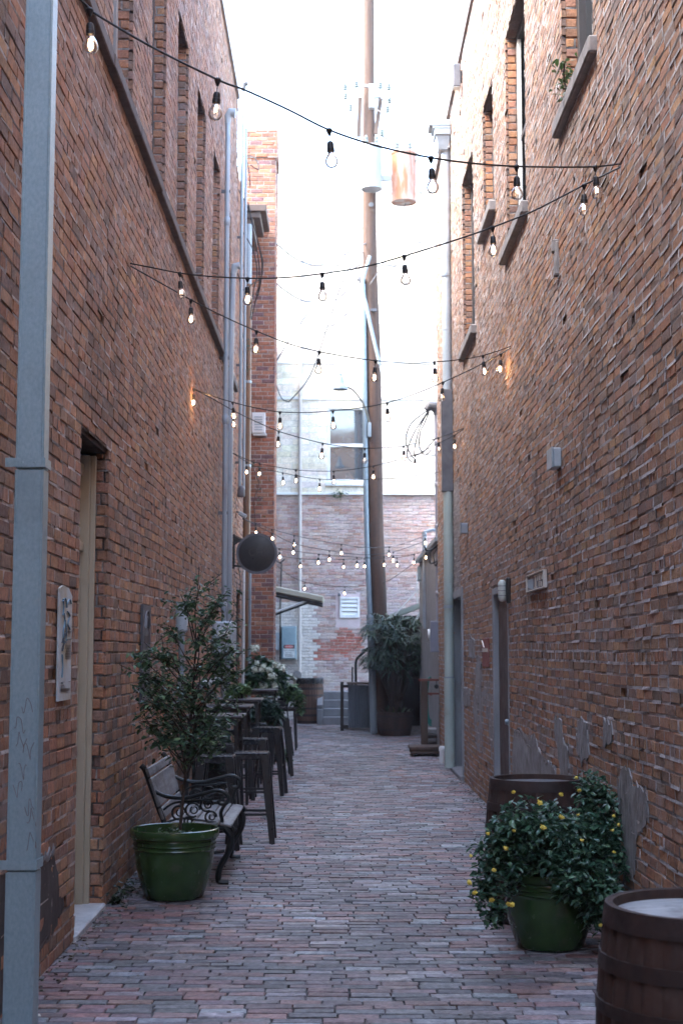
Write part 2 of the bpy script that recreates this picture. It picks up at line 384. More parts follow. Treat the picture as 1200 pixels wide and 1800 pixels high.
# ---------------------------------------------------------------- foliage
def leaves(mb, pts, size, pal, droop=.2, narrow=.45, norm=None, fold=.25):
    for p in pts:
        p = Vector(p); s = size*random.uniform(.6, 1.3)
        a = random.uniform(0, 2*math.pi); d = Vector((math.cos(a), math.sin(a), random.uniform(-.9, .55)-droop)).normalized()
        up = Vector((random.gauss(0, .5), random.gauss(0, .5), 1)).normalized()
        x = d.cross(up).normalized(); n = x.cross(d)
        c = random.choice(pal); k = random.uniform(.7, 1.3); c = tuple(q*k for q in c)
        w = s*narrow*.5
        vs = [p, p+d*s*.35+x*w-n*fold*w*-1, p+d*s*.75+x*w*.7+n*fold*w, p+d*s-n*s*.08, p+d*s*.75-x*w*.7+n*fold*w, p+d*s*.35-x*w+n*fold*w, p+d*s*.5]
        mb.add(vs, [(0, 1, 2, 6), (6, 2, 3), (0, 6, 4, 5), (6, 3, 4)], c)
GREEN = [(.035, .075, .03), (.05, .105, .035), (.028, .06, .03), (.07, .14, .05), (.03, .07, .045)]
# =============================================================== THE SETTING
def st(o): o['kind'] = 'structure'; return o
g = MB(); g.add([(-400, -400, -.05), (400, -400, -.05), (400, 900, -.05), (-400, 900, -.05)], [(0, 1, 2, 3)])
st(g.build('ground', M['ground']))
PAV = [(.20, .095, .095), (.14, .092, .10), (.10, .098, .115), (.15, .095, .105), (.23, .105, .09), (.10, .105, .12), (.15, .125, .135), (.18, .10, .105), (.13, .135, .15), (.085, .08, .095), (.17, .155, .165)]
PAV = [(c[0]*1.27, c[1]*1.16, c[2]*1.08) for c in PAV] + [(.30, .25, .26), (.24, .26, .28), (.30, .16, .13)]
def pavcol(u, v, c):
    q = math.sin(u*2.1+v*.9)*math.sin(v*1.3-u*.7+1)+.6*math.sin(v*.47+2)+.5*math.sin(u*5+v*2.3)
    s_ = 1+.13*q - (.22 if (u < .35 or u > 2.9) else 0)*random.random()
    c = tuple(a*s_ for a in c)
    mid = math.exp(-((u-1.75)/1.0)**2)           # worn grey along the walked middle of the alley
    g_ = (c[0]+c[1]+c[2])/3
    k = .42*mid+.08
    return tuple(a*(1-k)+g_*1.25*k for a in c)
pv = MB()
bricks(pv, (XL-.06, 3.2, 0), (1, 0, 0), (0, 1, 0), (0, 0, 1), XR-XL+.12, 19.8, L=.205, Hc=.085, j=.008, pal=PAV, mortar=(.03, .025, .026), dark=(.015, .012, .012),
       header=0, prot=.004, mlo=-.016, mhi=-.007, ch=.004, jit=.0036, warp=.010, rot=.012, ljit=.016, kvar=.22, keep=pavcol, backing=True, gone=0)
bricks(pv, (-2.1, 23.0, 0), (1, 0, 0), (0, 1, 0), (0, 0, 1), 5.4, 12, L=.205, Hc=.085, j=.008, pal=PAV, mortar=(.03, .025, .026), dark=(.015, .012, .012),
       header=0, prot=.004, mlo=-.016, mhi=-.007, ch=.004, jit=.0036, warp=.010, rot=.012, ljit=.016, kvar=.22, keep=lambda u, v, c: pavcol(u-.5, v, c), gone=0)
st(pv.build('pavement', M['paver']))

LZ, RZ = 10.0, 9.4
# ---------------------------------------------------------------- left long building
LB = thing('brick_building', 'long red brick building on the left with a stone ledge and a cream door', 'building')
Lwin = [(9.2, 10.13), (11.22, 12.16), (13.08, 14.0), (14.92, 15.84), (16.86, 17.8), (18.8, 19.7)]
wz0, wz1 = 5.56, 7.83
LY0, LY1 = -9.0, 20.9  # wall runs on unseen behind the camera, lengthened to darken the near end
dn0, dn1, dtop = 8.36, 9.38, 2.96
lop = [(a-LY0, b-LY0, wz0, wz1) for a, b in Lwin] + [(dn0-LY0, dn1-LY0, -.1, dtop)]
m = MB()
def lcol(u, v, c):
    if v > 4.8: c = tuple(.72*a+.28*b for a, b in zip(c, (.22, .17, .16)))  # upper courses greyed: glare painted into the brick colour
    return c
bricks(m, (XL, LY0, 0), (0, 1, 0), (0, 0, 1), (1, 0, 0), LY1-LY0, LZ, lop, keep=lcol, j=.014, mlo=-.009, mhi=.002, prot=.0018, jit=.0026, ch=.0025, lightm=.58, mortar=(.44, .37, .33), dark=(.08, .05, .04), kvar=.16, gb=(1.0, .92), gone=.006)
for a, b in Lwin:      # brick reveals
    bricks(m, (XL-.03, b, wz0), (-1, 0, 0), (0, 0, 1), (0, -1, 0), .10, wz1-wz0, header=0, warp=0, L=.2, prot=.002, jit=.001, gone=0, lightm=1, keep=lcol)
    bricks(m, (XL-.03, a, wz0), (-1, 0, 0), (0, 0, 1), (0, 1, 0), .10, wz1-wz0, header=0, warp=0, L=.2, prot=.002, jit=.001, gone=0, lightm=1)
    m.col = (.12, .07, .055); m.bb(XL-.3, XL-.02, a, b, wz1, wz1+.06); m.col = None
bricks(m, (XL-.02, dn1, 0), (-1, 0, 0), (0, 0, 1), (0, -1, 0), .07, dtop, header=0, warp=0, L=.09, mhi=.0, gone=0)
bricks(m, (XL-.02, dn0, 0), (-1, 0, 0), (0, 0, 1), (0, 1, 0), .3, dtop, header=0, warp=0)
bricks(m, (XL, LY1+.0, 0), (-1, 0, 0), (0, 0, 1), (0, 1, 0), .4, LZ, header=0, warp=0)
m.build('wall', M['brick'], LB)
m = MB(); m.bb(-9, XL-.4, LY0, LY1, LZ-.5, LZ-.35); m.bb(XL-.4, XL+.03, LY0, LY1, LZ, LZ+.08); m.bb(-9, XL-.4, LY1-.3, LY1, 0, LZ-.5)
m.build('roof', M['stone_sill'], LB)
m = MB(); m.bb(XL-.50, XL-.42, LY0, LY1-.31, .01, LZ-.51); m.bb(XL-.42, XL-.03, dn0-.02, dn1+.02, dtop-.0, dtop+.08); m.bb(XL-.419, XL-.33, dn0-.1, dn0+.001, 0, dtop-.001); m.build('lining', M['dark_wood'], LB)  # inner sheet and door soffit, added dark to stop sky light leaking in
def window(parent, side, y0, y1, z0, z1, dep=.10, grey=False, rail=True):
    s = -1 if side == 'L' else 1; X = (XL if side == 'L' else XR) + s*dep
    m = MB(); w = .07
    f = M['window_grey'] if grey else M['window_frame']
    m.bb(X, X+s*.09, y0, y0+w, z0, z1); m.bb(X, X+s*.09, y1-w, y1, z0, z1)
    m.bb(X, X+s*.09, y0+w, y1-w, z1-w, z1); m.bb(X, X+s*.09, y0+w, y1-w, z0, z0+w)
    if rail: m.bb(X+s*.02, X+s*.08, y0+w, y1-w, (z0+z1)/2-.03, (z0+z1)/2+.03)
    m.bb(X+s*.03, X+s*.07, (y0+y1)/2-.02, (y0+y1)/2+.02, z0+w, z1-w)
    fr = m.build('window', f, parent, bevel=.004)
    p = MB(); p.bb(X+s*.055, X+s*.06, y0+w-.01, y1-w+.01, z0+w-.01, z1-w+.01); p.build('pane', M['glass_dark'], fr)
    return fr
for i, (a, b) in enumerate(Lwin): window(LB, 'L', a, b, wz0, wz1, .11, grey=(i < 1))
m = MB(); y = -8.9
while y < 20.6:
    L_ = random.uniform(1.2, 1.7); e = min(y+L_, 20.7)
    m.bb(XL-.12, XL+.06+random.uniform(-.006, .006), y, e-.004, 5.45, 5.545+random.uniform(-.004, .004)); y = e
m.build('ledge', M['ledge_stone'], LB, bevel=.008)
# cream door in its recess
m = MB()
m.bb(XL-.24, XL-.12, dn1-.055, dn1-.001, .03, dtop-.02); m.bb(XL-.12, XL-.085, dn1-.035, dn1-.001, .03, dtop-.02)
m.bb(XL-.24, XL-.085, dn0+.001, dn0+.05, .03, dtop-.02)
m.bb(XL-.24, XL-.16, dn0+.05, dn1-.055, dtop-.16, dtop-.08)
df = m.build('door_frame', M['cream'], LB, bevel=.005)
m = MB(); m.bb(XL-.21, XL-.17, dn0+.055, dn1-.06, .04, 2.30)
for z0, z1 in ((.25, .95), (1.15, 2.1)): m.bb(XL-.169, XL-.16, dn0+.2, dn1-.2, z0, z1)
m.bb(XL-.22, XL-.15, dn0+.055, dn1-.06, 2.302, 2.36); m.bb(XL-.2, XL-.19, dn0+.055, dn1-.06, 2.362, dtop-.095)
d = m.build('door', M['cream'], LB, bevel=.004)
m = MB(); m.lathe([(0, .0), (.012, 0), (.012, .03), (.028, .04), (.03, .06), (.018, .075), (0, .078)], 12, (XL-.16, dn0+.16, 1.02), 'X'); m.build('door_handle', M['galv'], d, True)
m = MB(); m.bb(XL-.24, XL+.02, dn0-.02, dn1+.01, -.03, .035); m.build('threshold', M['marble'], LB, bevel=.01)
# irregular cement patches lying on a wall
def patch(parent, side, poly, mat, t=.001, name='cement_patch'):
    s = 1 if side == 'L' else -1; X = XL if side == 'L' else XR
    pts = []
    for i in range(len(poly)):
        a = PX(*poly[i], X); b = PX(*poly[(i+1) % len(poly)], X); n = max(2, int((b-a).length/.03))
        for k in range(n):
            q = a.lerp(b, k/n); pts.append((q.y+random.uniform(-.02, .02), q.z+random.uniform(-.022, .022)))
    bm = bmesh.new(); vs = [bm.verts.new((X+s*(t+.0035), p[0], p[1])) for p in pts]; f = bm.faces.new(vs)
    bmesh.ops.triangulate(bm, faces=[f])
    back = {v: bm.verts.new((X-s*.01, v.co.y+random.uniform(-.005, .005), v.co.z)) for v in vs}
    for i in range(len(vs)):
        a, b = vs[i], vs[(i+1) % len(vs)]; bm.faces.new((a, b, back[b], back[a]))
    bmesh.ops.subdivide_edges(bm, edges=[e for e in bm.edges if e.calc_length() > .15], cuts=2)
    bmesh.ops.triangulate(bm, faces=bm.faces[:])
    for v in bm.verts:
        if abs(v.co.x-(X+s*(t+.0035))) < 1e-4: v.co.x += s*random.uniform(-.0035, .0035)
    bmesh.ops.recalc_face_normals(bm, faces=bm.faces[:])
    me = bpy.data.meshes.new(name); bm.to_mesh(me); bm.free(); me.materials.append(mat)
    o = bpy.data.objects.new(name, me); COL.objects.link(o); o.parent = parent; return o
patch(LB, 'L', [(-60, 1560), (20, 1540), (60, 1530), (92, 1505), (99, 1530), (103, 1570), (112, 1590), (100, 1620), (88, 1640), (75, 1660), (60, 1670), (20, 1760), (-60, 1850)], M['plaster_brown'], .003)
patch(LB, 'L', [(60, 1515), (95, 1488), (93, 1500), (60, 1532)], M['plaster'], .006)

# ---------------------------------------------------------------- right long building
RB = thing('brick_building', 'long brick building on the right with cement patches, separate stone sills and a brown door', 'building')
Rwin = [(8.7, 9.96, 5.5, 7.7), (11.98, 13.4, 5.5, 7.62), (14.5, 15.5, 6.32, 7.7), (16.62, 18.05, 5.5, 7.7)]
RY0, RY1 = -9.0, 22.95  # unseen near stretch lengthened likewise to cut light from behind
d1a, d1b, d1z = 13.57, 14.93, 2.30
d2a, d2b, d2z = 18.6, 20.1, 2.37
rop = [(a-RY0, b-RY0, c, d) for a, b, c, d in Rwin] + [(d1a-RY0, d1b-RY0, -.1, d1z), (d2a-RY0, d2b-RY0, -.1, d2z)]
REDR = [(a*.93, b*.95, c*.95) for a, b, c in RED]
ZP = lambda l: [PX(770+x/4.5, 980+y/4.5, XR) for x, y in l]
RP = [ZP(q) for q in ([(240, 660), (262, 635), (288, 650), (290, 790), (262, 805), (242, 770)], [(298, 780), (330, 775), (342, 830), (352, 1200), (360, 1400), (352, 1530), (318, 1560), (290, 1290), (285, 1060)], [(345, 1060), (400, 1020), (428, 940), (446, 1400), (452, 1690), (425, 1680), (395, 1280)])]
RP += [[PX(a, b, XR) for a, b in q] for q in ([(903, 1290), (925, 1275), (975, 1350), (985, 1400), (905, 1400)], [(975, 1262), (988, 1270), (1000, 1380), (985, 1370)], [(1018, 1262), (1030, 1270), (1035, 1330), (1020, 1345)], [(1092, 1352), (1138, 1390), (1140, 1440), (1118, 1470), (1116, 1545), (1096, 1548)], [(1060, 1265), (1075, 1270), (1076, 1300), (1062, 1310)])]
def inside(poly, y, z):
    r = False
    for i in range(len(poly)):
        a, b = poly[i], poly[i-1]
        if (a.z > z) != (b.z > z) and y < (b.y-a.y)*(z-a.z)/(b.z-a.z)+a.y: r = not r
    return r
def rcol(u, v, c):
    Y = u+RY0
    if v < 2.0 and Y > 8 and any(inside(q, Y+random.gauss(0, .13), v+random.gauss(0, .07)) for q in RP):
        k = random.uniform(.35, .85); c = tuple((1-k)*a+k*b for a, b in zip(c, (.27, .255, .25)))
    if 18.9 < Y < 20.3 and 2.3 < v < 3.95: return tuple(.25*a+.75*b for a, b in zip(c, (.27, .27, .28)))
    if v > 4.8: c = tuple(.72*a+.28*b for a, b in zip(c, (.24, .20, .20)))  # glare high on the wall put into the colour as a greyer blend
    if v < 1.2 and random.random() < .25: c = (.36, .17, .09)
    return c
m = MB()
bricks(m, (XR, RY0, 0), (0, 1, 0), (0, 0, 1), (-1, 0, 0), RY1-RY0, RZ, rop, pal=REDR, keep=rcol, Hc=.0665, L=.205, j=.014, mortar=(.46, .42, .41), dark=(.09, .065, .05), kvar=.17, gb=(1.02, .92), mlo=-.0065, mhi=.005, prot=.0016, jit=.0026, ch=.0025, lightm=.74, warp=.008, rot=.001, gone=.007)
for a, b, c, d in Rwin:
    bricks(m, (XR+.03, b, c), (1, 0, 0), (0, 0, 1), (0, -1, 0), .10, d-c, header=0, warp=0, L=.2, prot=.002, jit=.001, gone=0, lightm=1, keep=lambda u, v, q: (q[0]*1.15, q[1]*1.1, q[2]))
    bricks(m, (XR+.03, a, c), (1, 0, 0), (0, 0, 1), (0, 1, 0), .10, d-c, header=0, warp=0, L=.2, prot=.002, jit=.001, gone=0, lightm=1)
    m.col = (.12, .07, .055); m.bb(XR+.02, XR+.3, a, b, d, d+.06); m.col = None
bricks(m, (XR, RY1, 0), (1, 0, 0), (0, 0, 1), (0, 1, 0), .5, RZ, header=0, warp=0, pal=REDR)
m.build('wall', M['brick'], RB)
m = MB(); m.bb(XR+.4, 9, RY0, RY1, RZ-.5, RZ-.35); m.bb(XR-.04, XR+.4, RY0, RY1+.02, RZ, RZ+.07); m.bb(XR+.4, 9, RY1-.3, RY1, 0, RZ-.5)
m.build('roof', M['brown_trim'], RB)
m = MB(); m.bb(XR+.42, XR+.50, RY0, RY1-.31, .01, RZ-.51); m.bb(XR+.03, XR+.42, d1a-.02, d1b+.02, d1z, d1z+.06); m.build('lining', M['dark_wood'], RB)  # dark sheets added to keep sky light out of the void behind
for i, (a, b, c, d) in enumerate(Rwin):
    wn = window(RB, 'R', a, b, c, d, .11)
    s_ = MB(); s_.bb(XR-.065, XR+.16, a-.13, b+.14, c-.115, c-.002); s_.build('window_sill', M['stone_sill'], wn, bevel=.012)
    if i == 1:
        s_ = MB(); s_.bb(XR+.112, XR+.14, b-.16, b-.071, c+.075, d-.075); s_.build('curtain', M['white_paint'], wn)
# brown flush door with lamp side, grey peeling frame
m = MB(); m.bb(XR-.012, XR+.1, d1b-.10, d1b-.002, 0, d1z); m.bb(XR-.012, XR+.1, d1a, d1a+.04, 0, d1z); m.bb(XR-.012, XR+.1, d1a+.04, d1b-.10, d1z-.07, d1z)
m.build('door_frame', M['grey_frame'], RB, bevel=.006)
m = MB(); m.bb(XR+.045, XR+.09, d1a+.042, d1b-.103, .02, d1z-.075); dd = m.build('door', M['brown_door'], RB, bevel=.004)
m = MB(); m.lathe([(.022, 0), (.022, .01), (.01, .012), (.01, .035), (.026, .045), (.03, .06), (.022, .078), (0, .082)], 14, (0, 0, 0), 'X')
for i, v in enumerate(m.v): m.v[i] = (XR+.045-v[0], d1a+.12+v[1], .98+v[2])
m.build('door_handle', M['lamp_enamel'], dd, True)
# grey door by the downspout
m = MB(); m.bb(XR-.02, XR+.3, d2b-.001, d2b+.05, 0, d2z+.1); m.bb(XR-.02, XR+.16, d2a-.10, d2a, 0, d2z+.12); m.bb(XR-.02, XR+.3, d2a, d2b-.002, d2z, d2z+.1)
m.bb(XR+.12, XR+.3, d2b-.13, d2b-.003, 0, d2z-.002)
m.build('door_frame', M['grey_frame'], RB, bevel=.005)
m = MB(); m.bb(XR+.24, XR+.28, d2a, d2b-.14, .02, d2z-.03); m.build('door', M['grey_dark'], RB)
m = MB(); m.bb(XR-.06, XR+.2, d2a-.12, d2b+.02, -.03, .06); m.build('threshold', M['concrete'], RB, bevel=.01)
Z = lambda l: [(770+x/4.5, 980+y/4.5) for x, y in l]
patch(RB, 'R', Z([(240, 660), (262, 635), (288, 650), (290, 790), (262, 805), (242, 770)]), M['plaster'])
patch(RB, 'R', Z([(298, 780), (330, 775), (342, 830), (332, 910), (330, 1050), (352, 1200), (360, 1400), (352, 1530), (318, 1560), (296, 1440), (290, 1290), (272, 1220), (285, 1060), (305, 980)]), M['plaster'])
patch(RB, 'R', Z([(345, 1060), (400, 1020), (412, 930), (428, 940), (440, 1060), (446, 1400), (452, 1690), (425, 1680), (412, 1440), (395, 1280), (352, 1200)]), M['plaster'])
patch(RB, 'R', Z([(195, 1030), (250, 1040), (252, 1170), (215, 1180), (195, 1130)]), M['plaster'])
patch(RB, 'R', [(903, 1290), (915, 1275), (925, 1310), (938, 1290), (950, 1330), (975, 1350), (985, 1400), (905, 1400), (900, 1340)], M['plaster'])
patch(RB, 'R', [(975, 1262), (986, 1270), (988, 1300), (998, 1320), (1000, 1380), (985, 1370), (982, 1320), (974, 1290)], M['plaster'])
patch(RB, 'R', [(1018, 1262), (1030, 1270), (1035, 1330), (1020, 1345), (1012, 1300)], M['plaster'])
patch(RB, 'R', [(1092, 1352), (1104, 1350), (1112, 1375), (1138, 1390), (1140, 1440), (1118, 1470), (1116, 1545), (1096, 1548), (1098, 1480), (1090, 1440), (1086, 1390)], M['plaster'], .003)
patch(RB, 'R', [(1060, 1265), (1075, 1270), (1076, 1300), (1062, 1310)], M['plaster'])

# ---------------------------------------------------------------- farther left building with its brick chimney pier
FB = thing('brick_building', 'narrow farther brick building on the left ending in a tall red brick chimney pier', 'building')
FX = XL-.03
m = MB()
bricks(m, (FX, LY1+.01, 0), (0, 1, 0), (0, 0, 1), (1, 0, 0), 3.9, 9.1, [(.9, 1.7, -.1, 2.6), (1.15, 1.75, 4.4, 6.6), (2.4, 3.5, -.1, 2.7)], header=7, warp=0)
m.build('wall', M['brick'], FB)
m = MB(); m.bb(-9, FX-.05, LY1+.01, 35.0, 9.1, 9.25); m.bb(-2.6, -2.1, 24.9, 35.0, 0, 9.1); m.bb(FX-.6, FX-.5, LY1+.01, 24.8, 0, 9.1); m.build('roof', M['brown_trim'], FB)  # includes a hidden wall behind the pier, added to block sunlight
m = MB(); m.bb(FX-.3, FX+.34, 23.5, 24.75, 9.08, 9.2); m.bb(FX-.3, FX+.24, 23.55, 24.7, 8.98, 9.08); m.bb(FX-.3, FX+.12, 23.6, 24.7, 8.72, 8.98); m.build('cornice', M['brown_trim'], FB, bevel=.01)
PY = 24.8
PIER = [(.33, .13, .07), (.36, .15, .085), (.28, .11, .065), (.18, .09, .085), (.38, .19, .12), (.31, .12, .068)]
m = MB()
bricks(m, (-1.62, PY, 0), (1, 0, 0), (0, 0, 1), (0, -1, 0), .52, 10.97, pal=PIER, mortar=(.42, .36, .32), dark=(.2, .17, .15), header=0, warp=0, prot=.003, jit=.001, mlo=-.01, mhi=-.004, gone=0, lightm=.9)
bricks(m, (-1.10, PY, 0), (0, 1, 0), (0, 0, 1), (1, 0, 0), .9, 10.97, pal=PIER, mortar=(.42, .36, .32), dark=(.2, .17, .15), header=0, warp=0, prot=.003, jit=.001, mlo=-.01, mhi=-.004, gone=0, lightm=.9)
for (dx, z0, z1) in ((.03, 10.48, 10.97),):
    bricks(m, (-1.65, PY-dx, z0), (1, 0, 0), (0, 0, 1), (0, -1, 0), .58, z1-z0, pal=PIER, mortar=(.42, .36, .32), header=0, warp=0, prot=.002, jit=.001, gone=0, lightm=.9)
    bricks(m, (-1.10+dx, PY-dx, z0), (0, 1, 0), (0, 0, 1), (1, 0, 0), .95, z1-z0, pal=PIER, mortar=(.42, .36, .32), header=0, warp=0, prot=.002, jit=.001, gone=0, lightm=.9)
    m.col = (.2, .1, .07); m.bb(-1.64, -1.08, PY-.01, PY+.9, z0+.001, z0+.02)
m.build('chimney', M['brick_clean'], FB)
m = MB(); m.bb(-1.64, -1.08, PY-.02, PY+.92, 10.9, 11.0); m.build('chimney_cap', M['stone_sill'], FB, bevel=.01)
for a, b, c, d in ((21.81, 22.61, 0, 2.6), (22.06, 22.66, 4.4, 6.6), (23.31, 24.41, 0, 2.7)):
    m = MB(); X = FX-.12
    m.bb(X-.1, X, a, a+.07, c, d); m.bb(X-.1, X, b-.07, b, c, d); m.bb(X-.1, X, a, b, d-.08, d+.0)
    fr = m.build('window', M['window_frame'], FB, bevel=.004); p = MB(); p.bb(X-.06, X-.05, a+.06, b-.06, c, d-.07); p.build('pane', M['glass_dark'], fr)

# ---------------------------------------------------------------- building closing the alley
EB = thing('painted_building', 'tall building closing the alley, white painted brick above and faded pink brick below', 'building')
PINK = [(.40, .27, .25), (.47, .37, .36), (.36, .22, .2), (.52, .45, .44), (.42, .34, .35), (.45, .26, .21), (.5, .40, .36)]
EX0 = -2.4
def ecol(u, v, c):
    X = u+EX0
    if X < -.5 and v < 2.82: return tuple(.08*a+.92*b for a, b in zip(c, (.66, .62, .57)))
    if X > 1.2 and v < 3.2: return tuple(.5*a+.5*b for a, b in zip(c, (.38, .32, .33)))
    n = math.sin(X*2.9+1.2)*math.sin(v*4.1+.7)+.5*math.sin(X*7+v*3)
    if -.75 < X < .8 and 1.35 < v < 2.25 and n > .1: return (.38*random.uniform(.8, 1.15), .13, .095)
    if v > 3.4:
        return tuple(.65*a+.35*b for a, b in zip(c, (.50, .26, .18)))
    return tuple(.68*a+.32*b for a, b in zip(c, (.40, .27, .24)))
vent = (-.03-EX0, .57-EX0, 2.22, 3.09)
m = MB()
bricks(m, (EX0, YE, 0), (1, 0, 0), (0, 0, 1), (0, -1, 0), 7.2, 5.53, [vent], pal=PINK, mortar=(.5, .44, .41), dark=(.3, .25, .24), header=0, keep=ecol, warp=.004, lightm=.8)
m.build('wall', M['brick_end'], EB)
WH = [(.76, .65, .52), (.78, .68, .56), (.72, .62, .50), (.78, .70, .58)]
WX0, WX1, WZ0, WZ1 = -.24, .78, 5.81, 7.70
m = MB()
bricks(m, (EX0, YE-.05, 5.535), (1, 0, 0), (0, 0, 1), (0, -1, 0), 7.2, 7.63, [(WX0-EX0, WX1-EX0, WZ0-5.535, WZ1-5.535)], pal=WH, L=.43, Hc=.152, mortar=(.66, .64, .6), dark=(.55, .52, .48), header=0, prot=.002, jit=.001, mlo=-.008, mhi=-.002, ch=.004, warp=.003, lightm=1, gone=0)
m.build('painted_wall', M['brick_paint'], EB)
m = MB()
for z in (7.88, 8.79, 11.3): m.bb(EX0, 4.8, YE-.085, YE-.045, z, z+.07)
m.bb(EX0, 4.8, YE-.10, YE+.3, 13.17, 13.28); m.bb(EX0, 4.8, YE-.08, YE-.03, 5.50, 5.56)
m.build('moulding', M['white_paint'], EB, bevel=.006)
m = MB(); m.bb(EX0, 9, YE+.05, YE+8, 12.6, 12.7); m.bb(4.8, 4.9, YE, YE+8, 0, 12.6); m.bb(EX0-.1, EX0, YE, YE+8, 0, 12.6); m.build('roof', M['concrete'], EB)
m = MB(); y = YE-.0
m.bb(WX0, WX0+.07, y-.03, y+.08, WZ0, WZ1); m.bb(WX1-.07, WX1, y-.03, y+.08, WZ0, WZ1); m.bb(WX0+.07, WX1-.07, y-.03, y+.08, WZ1-.07, WZ1); m.bb(WX0+.07, WX1-.07, y-.03, y+.08, WZ0, WZ0+.08)
m.bb(WX0+.07, WX1-.07, y-.01, y+.07, 6.70, 6.78); m.bb(WX0-.05, WX1+.05, y-.14, y-.031, WZ0-.09, WZ0+.0)
wf = m.build('window', M['white_paint'], EB, bevel=.006)
m = MB(); m.bb(WX0+.06, WX1-.06, y+.05, y+.055, WZ0+.07, 6.71); m.bb(WX0+.06, WX1-.06, y+.03, y+.035, 6.77, WZ1-.06); m.build('pane', M['glass_blue'], wf)
m = MB(); m.bb(-.03, .57, YE+.0, YE+.02, 2.22, 3.09); vb = m.build('vent_board', M['pink_paint'], EB)
m = MB(); a = P(597, 1050, YE); b = P(631, 1086, YE)
m.bb(a.x, a.x+.05, YE-.05, YE-.001, b.z, a.z); m.bb(b.x-.05, b.x, YE-.05, YE-.001, b.z, a.z); m.bb(a.x+.05, b.x-.05, YE-.05, YE-.001, a.z-.05, a.z); m.bb(a.x+.05, b.x-.05, YE-.05, YE-.001, b.z, b.z+.05)
for k in range(4): m.box(((a.x+b.x)/2, YE-.025, b.z+.1+k*.105), (b.x-a.x-.1, .012, .10), Matrix.Rotation(math.radians(-25), 3, 'X'))
m.build('louvre', M['white_paint'], vb, bevel=.003)
M['drainp'] = pm('off_white_pipe_paint', (.55, .5, .46), (.48, .42, .38), .7, 0, 4, bump=.1)
m = MB(); q = P(528, 700, YE); m.tube([(q.x, YE-.11, .9), (q.x, YE-.11, 13.2)], .045, 10)
for z in (2, 4, 6, 8, 10, 12): m.lathe([(.055, -.03), (.055, .03)], 10, (q.x, YE-.11, z)); m.bb(q.x-.02, q.x+.02, YE-.1, YE-.04, z-.02, z+.02)
m.build('drain_pipe', M['drainp'], EB, True)
# stub of a long street-side building behind the photographer (seen only mirrored in glass)
# ---------------------------------------------------------------- low grey building right, its lean-to roof
GB = thing('concrete_building', 'low grey rendered building beyond the right brick wall with a sloping tin lean-to', 'building')
m = MB(); m.bb(XR+.02, 6, RY1+.02, 28.6, 0, 3.42); m.build('wall', M['concrete'], GB, bevel=.01)
m = MB(); m.bb(XR-.05, 6, RY1+.0, 28.7, 3.42, 3.5); m.build('roof', M['conduit'], GB, bevel=.008)
m = MB(); m.bb(.75, 3.0, 32.0, 32.12, 0, 2.45); m.bb(1.9, 3.0, 28.62, 31.99, 0, 2.5); m.build('lean_to_wall', M['dark_wood'], GB)
a = P(678, 1087, 29.5); b = P(754, 1056, 29.5)
m = MB(); m.bar((a.x, 30.6, a.z), (b.x+.6, 30.6, b.z+.21), 3.0, .09); m.build('lean_to_roof', M['galv_tint'], GB)
m = MB(); m.bar((a.x+.15, 29.0, a.z+.05), (a.x+.62, 29.0, a.z+.56), .03, .03); m.bar((a.x+.62, 29.0, a.z+.3), (a.x+.62, 29.0, a.z+.9), .03, .03)
m.bar((1.55, 29.1, a.z-.15), (b.x-.1, 29.1, b.z-.05), .05, .05); m.build('roof_brace', M['white_paint'], GB)
m = MB(); c = G(737, 1282)
m.bar((c.x, 28.9, 0), (c.x, 28.9, 1.5), .07, .07); m.build('post', M['galv'], GB)
m = MB(); e0, e1 = P(655, 1190, 30.6), P(740, 1190, 30.6); m.bb(e0.x, e1.x, 30.3, 30.9, e0.z-.04, e0.z); m.build('shelf', M['old_wood'], GB)
# small brick house across the street, behind the photographer: gives the far window something to mirror
SB = thing('brick_building', 'sunlit brick building across the street behind the photographer', 'building')
m = MB(); m.bb(-16, 16, -34, -33, 0, 17.8); m.build('wall', pm('orange_brick_front', (.45, .22, .10), (.38, .2, .1), .9, 0, 4, bump=.2), SB)
# =============================================================== THINGS ON THE WALLS
# galvanised square downspout, near left
t = thing('downspout', 'wide square galvanised steel downspout nearest the camera on the left wall', 'downspout', (XL+.13, 6.35, 0))
m = MB(t.location*-1)
def sq(m, x0, x1, y0, y1, z0, z1, gw=0):
    m.bb(x0, x1, y0, y1, z0, z1)
YD = 6.17
xa, xb = P(13, 1500, YD).x, P(64, 1500, YD).x
zj1 = P(50, 825, YD).z; zj2 = P(50, 1533, YD).z
for z0, z1, e in ((.035, zj2, 0), (zj2+.004, zj1, .0015), (zj1+.004, LZ+.2, .003)):
    m.bb(xa+e, xb-e, YD+e, YD+.11-e, z0, z1)
    m.bb(xa-.004+e, xa+.006+e, YD-.004, YD-.0005+e, z0+.002, z1-.002); m.bb(xb-.010-e, xb-.004-e, YD-.004, YD-.0005+e, z0+.002, z1-.002)
pp = m.build('pipe', M['galv_sky'], t, bevel=.006)
for z, lab in ((zj1, 0), (zj2, 1)):
    s_ = MB(t.location*-1)
    s_.bb(xa-.012, xb+.006, YD-.008, YD-.0045, z+.01, z+.05); s_.bb(xb+.002, xb+.006, YD-.0045, YD+.12, z+.01, z+.05); s_.bb(xa-.045, xa-.012, YD-.008, YD+.0, z+.01, z+.05)
    for x in (xa-.03, xa+.03, xb-.04): s_.lathe([(0, -.004), (.005, -.003), (.005, 0)], 8, (x, YD-.008, z+.03), 'Y')
    s_.build('strap', M['galv_sky'], t, bevel=.001)
for o_ in t.children: o_.location = -Vector(t.location)
scr = MB(t.location*-1)      # scratched scribbles low on its face
random.seed(5)
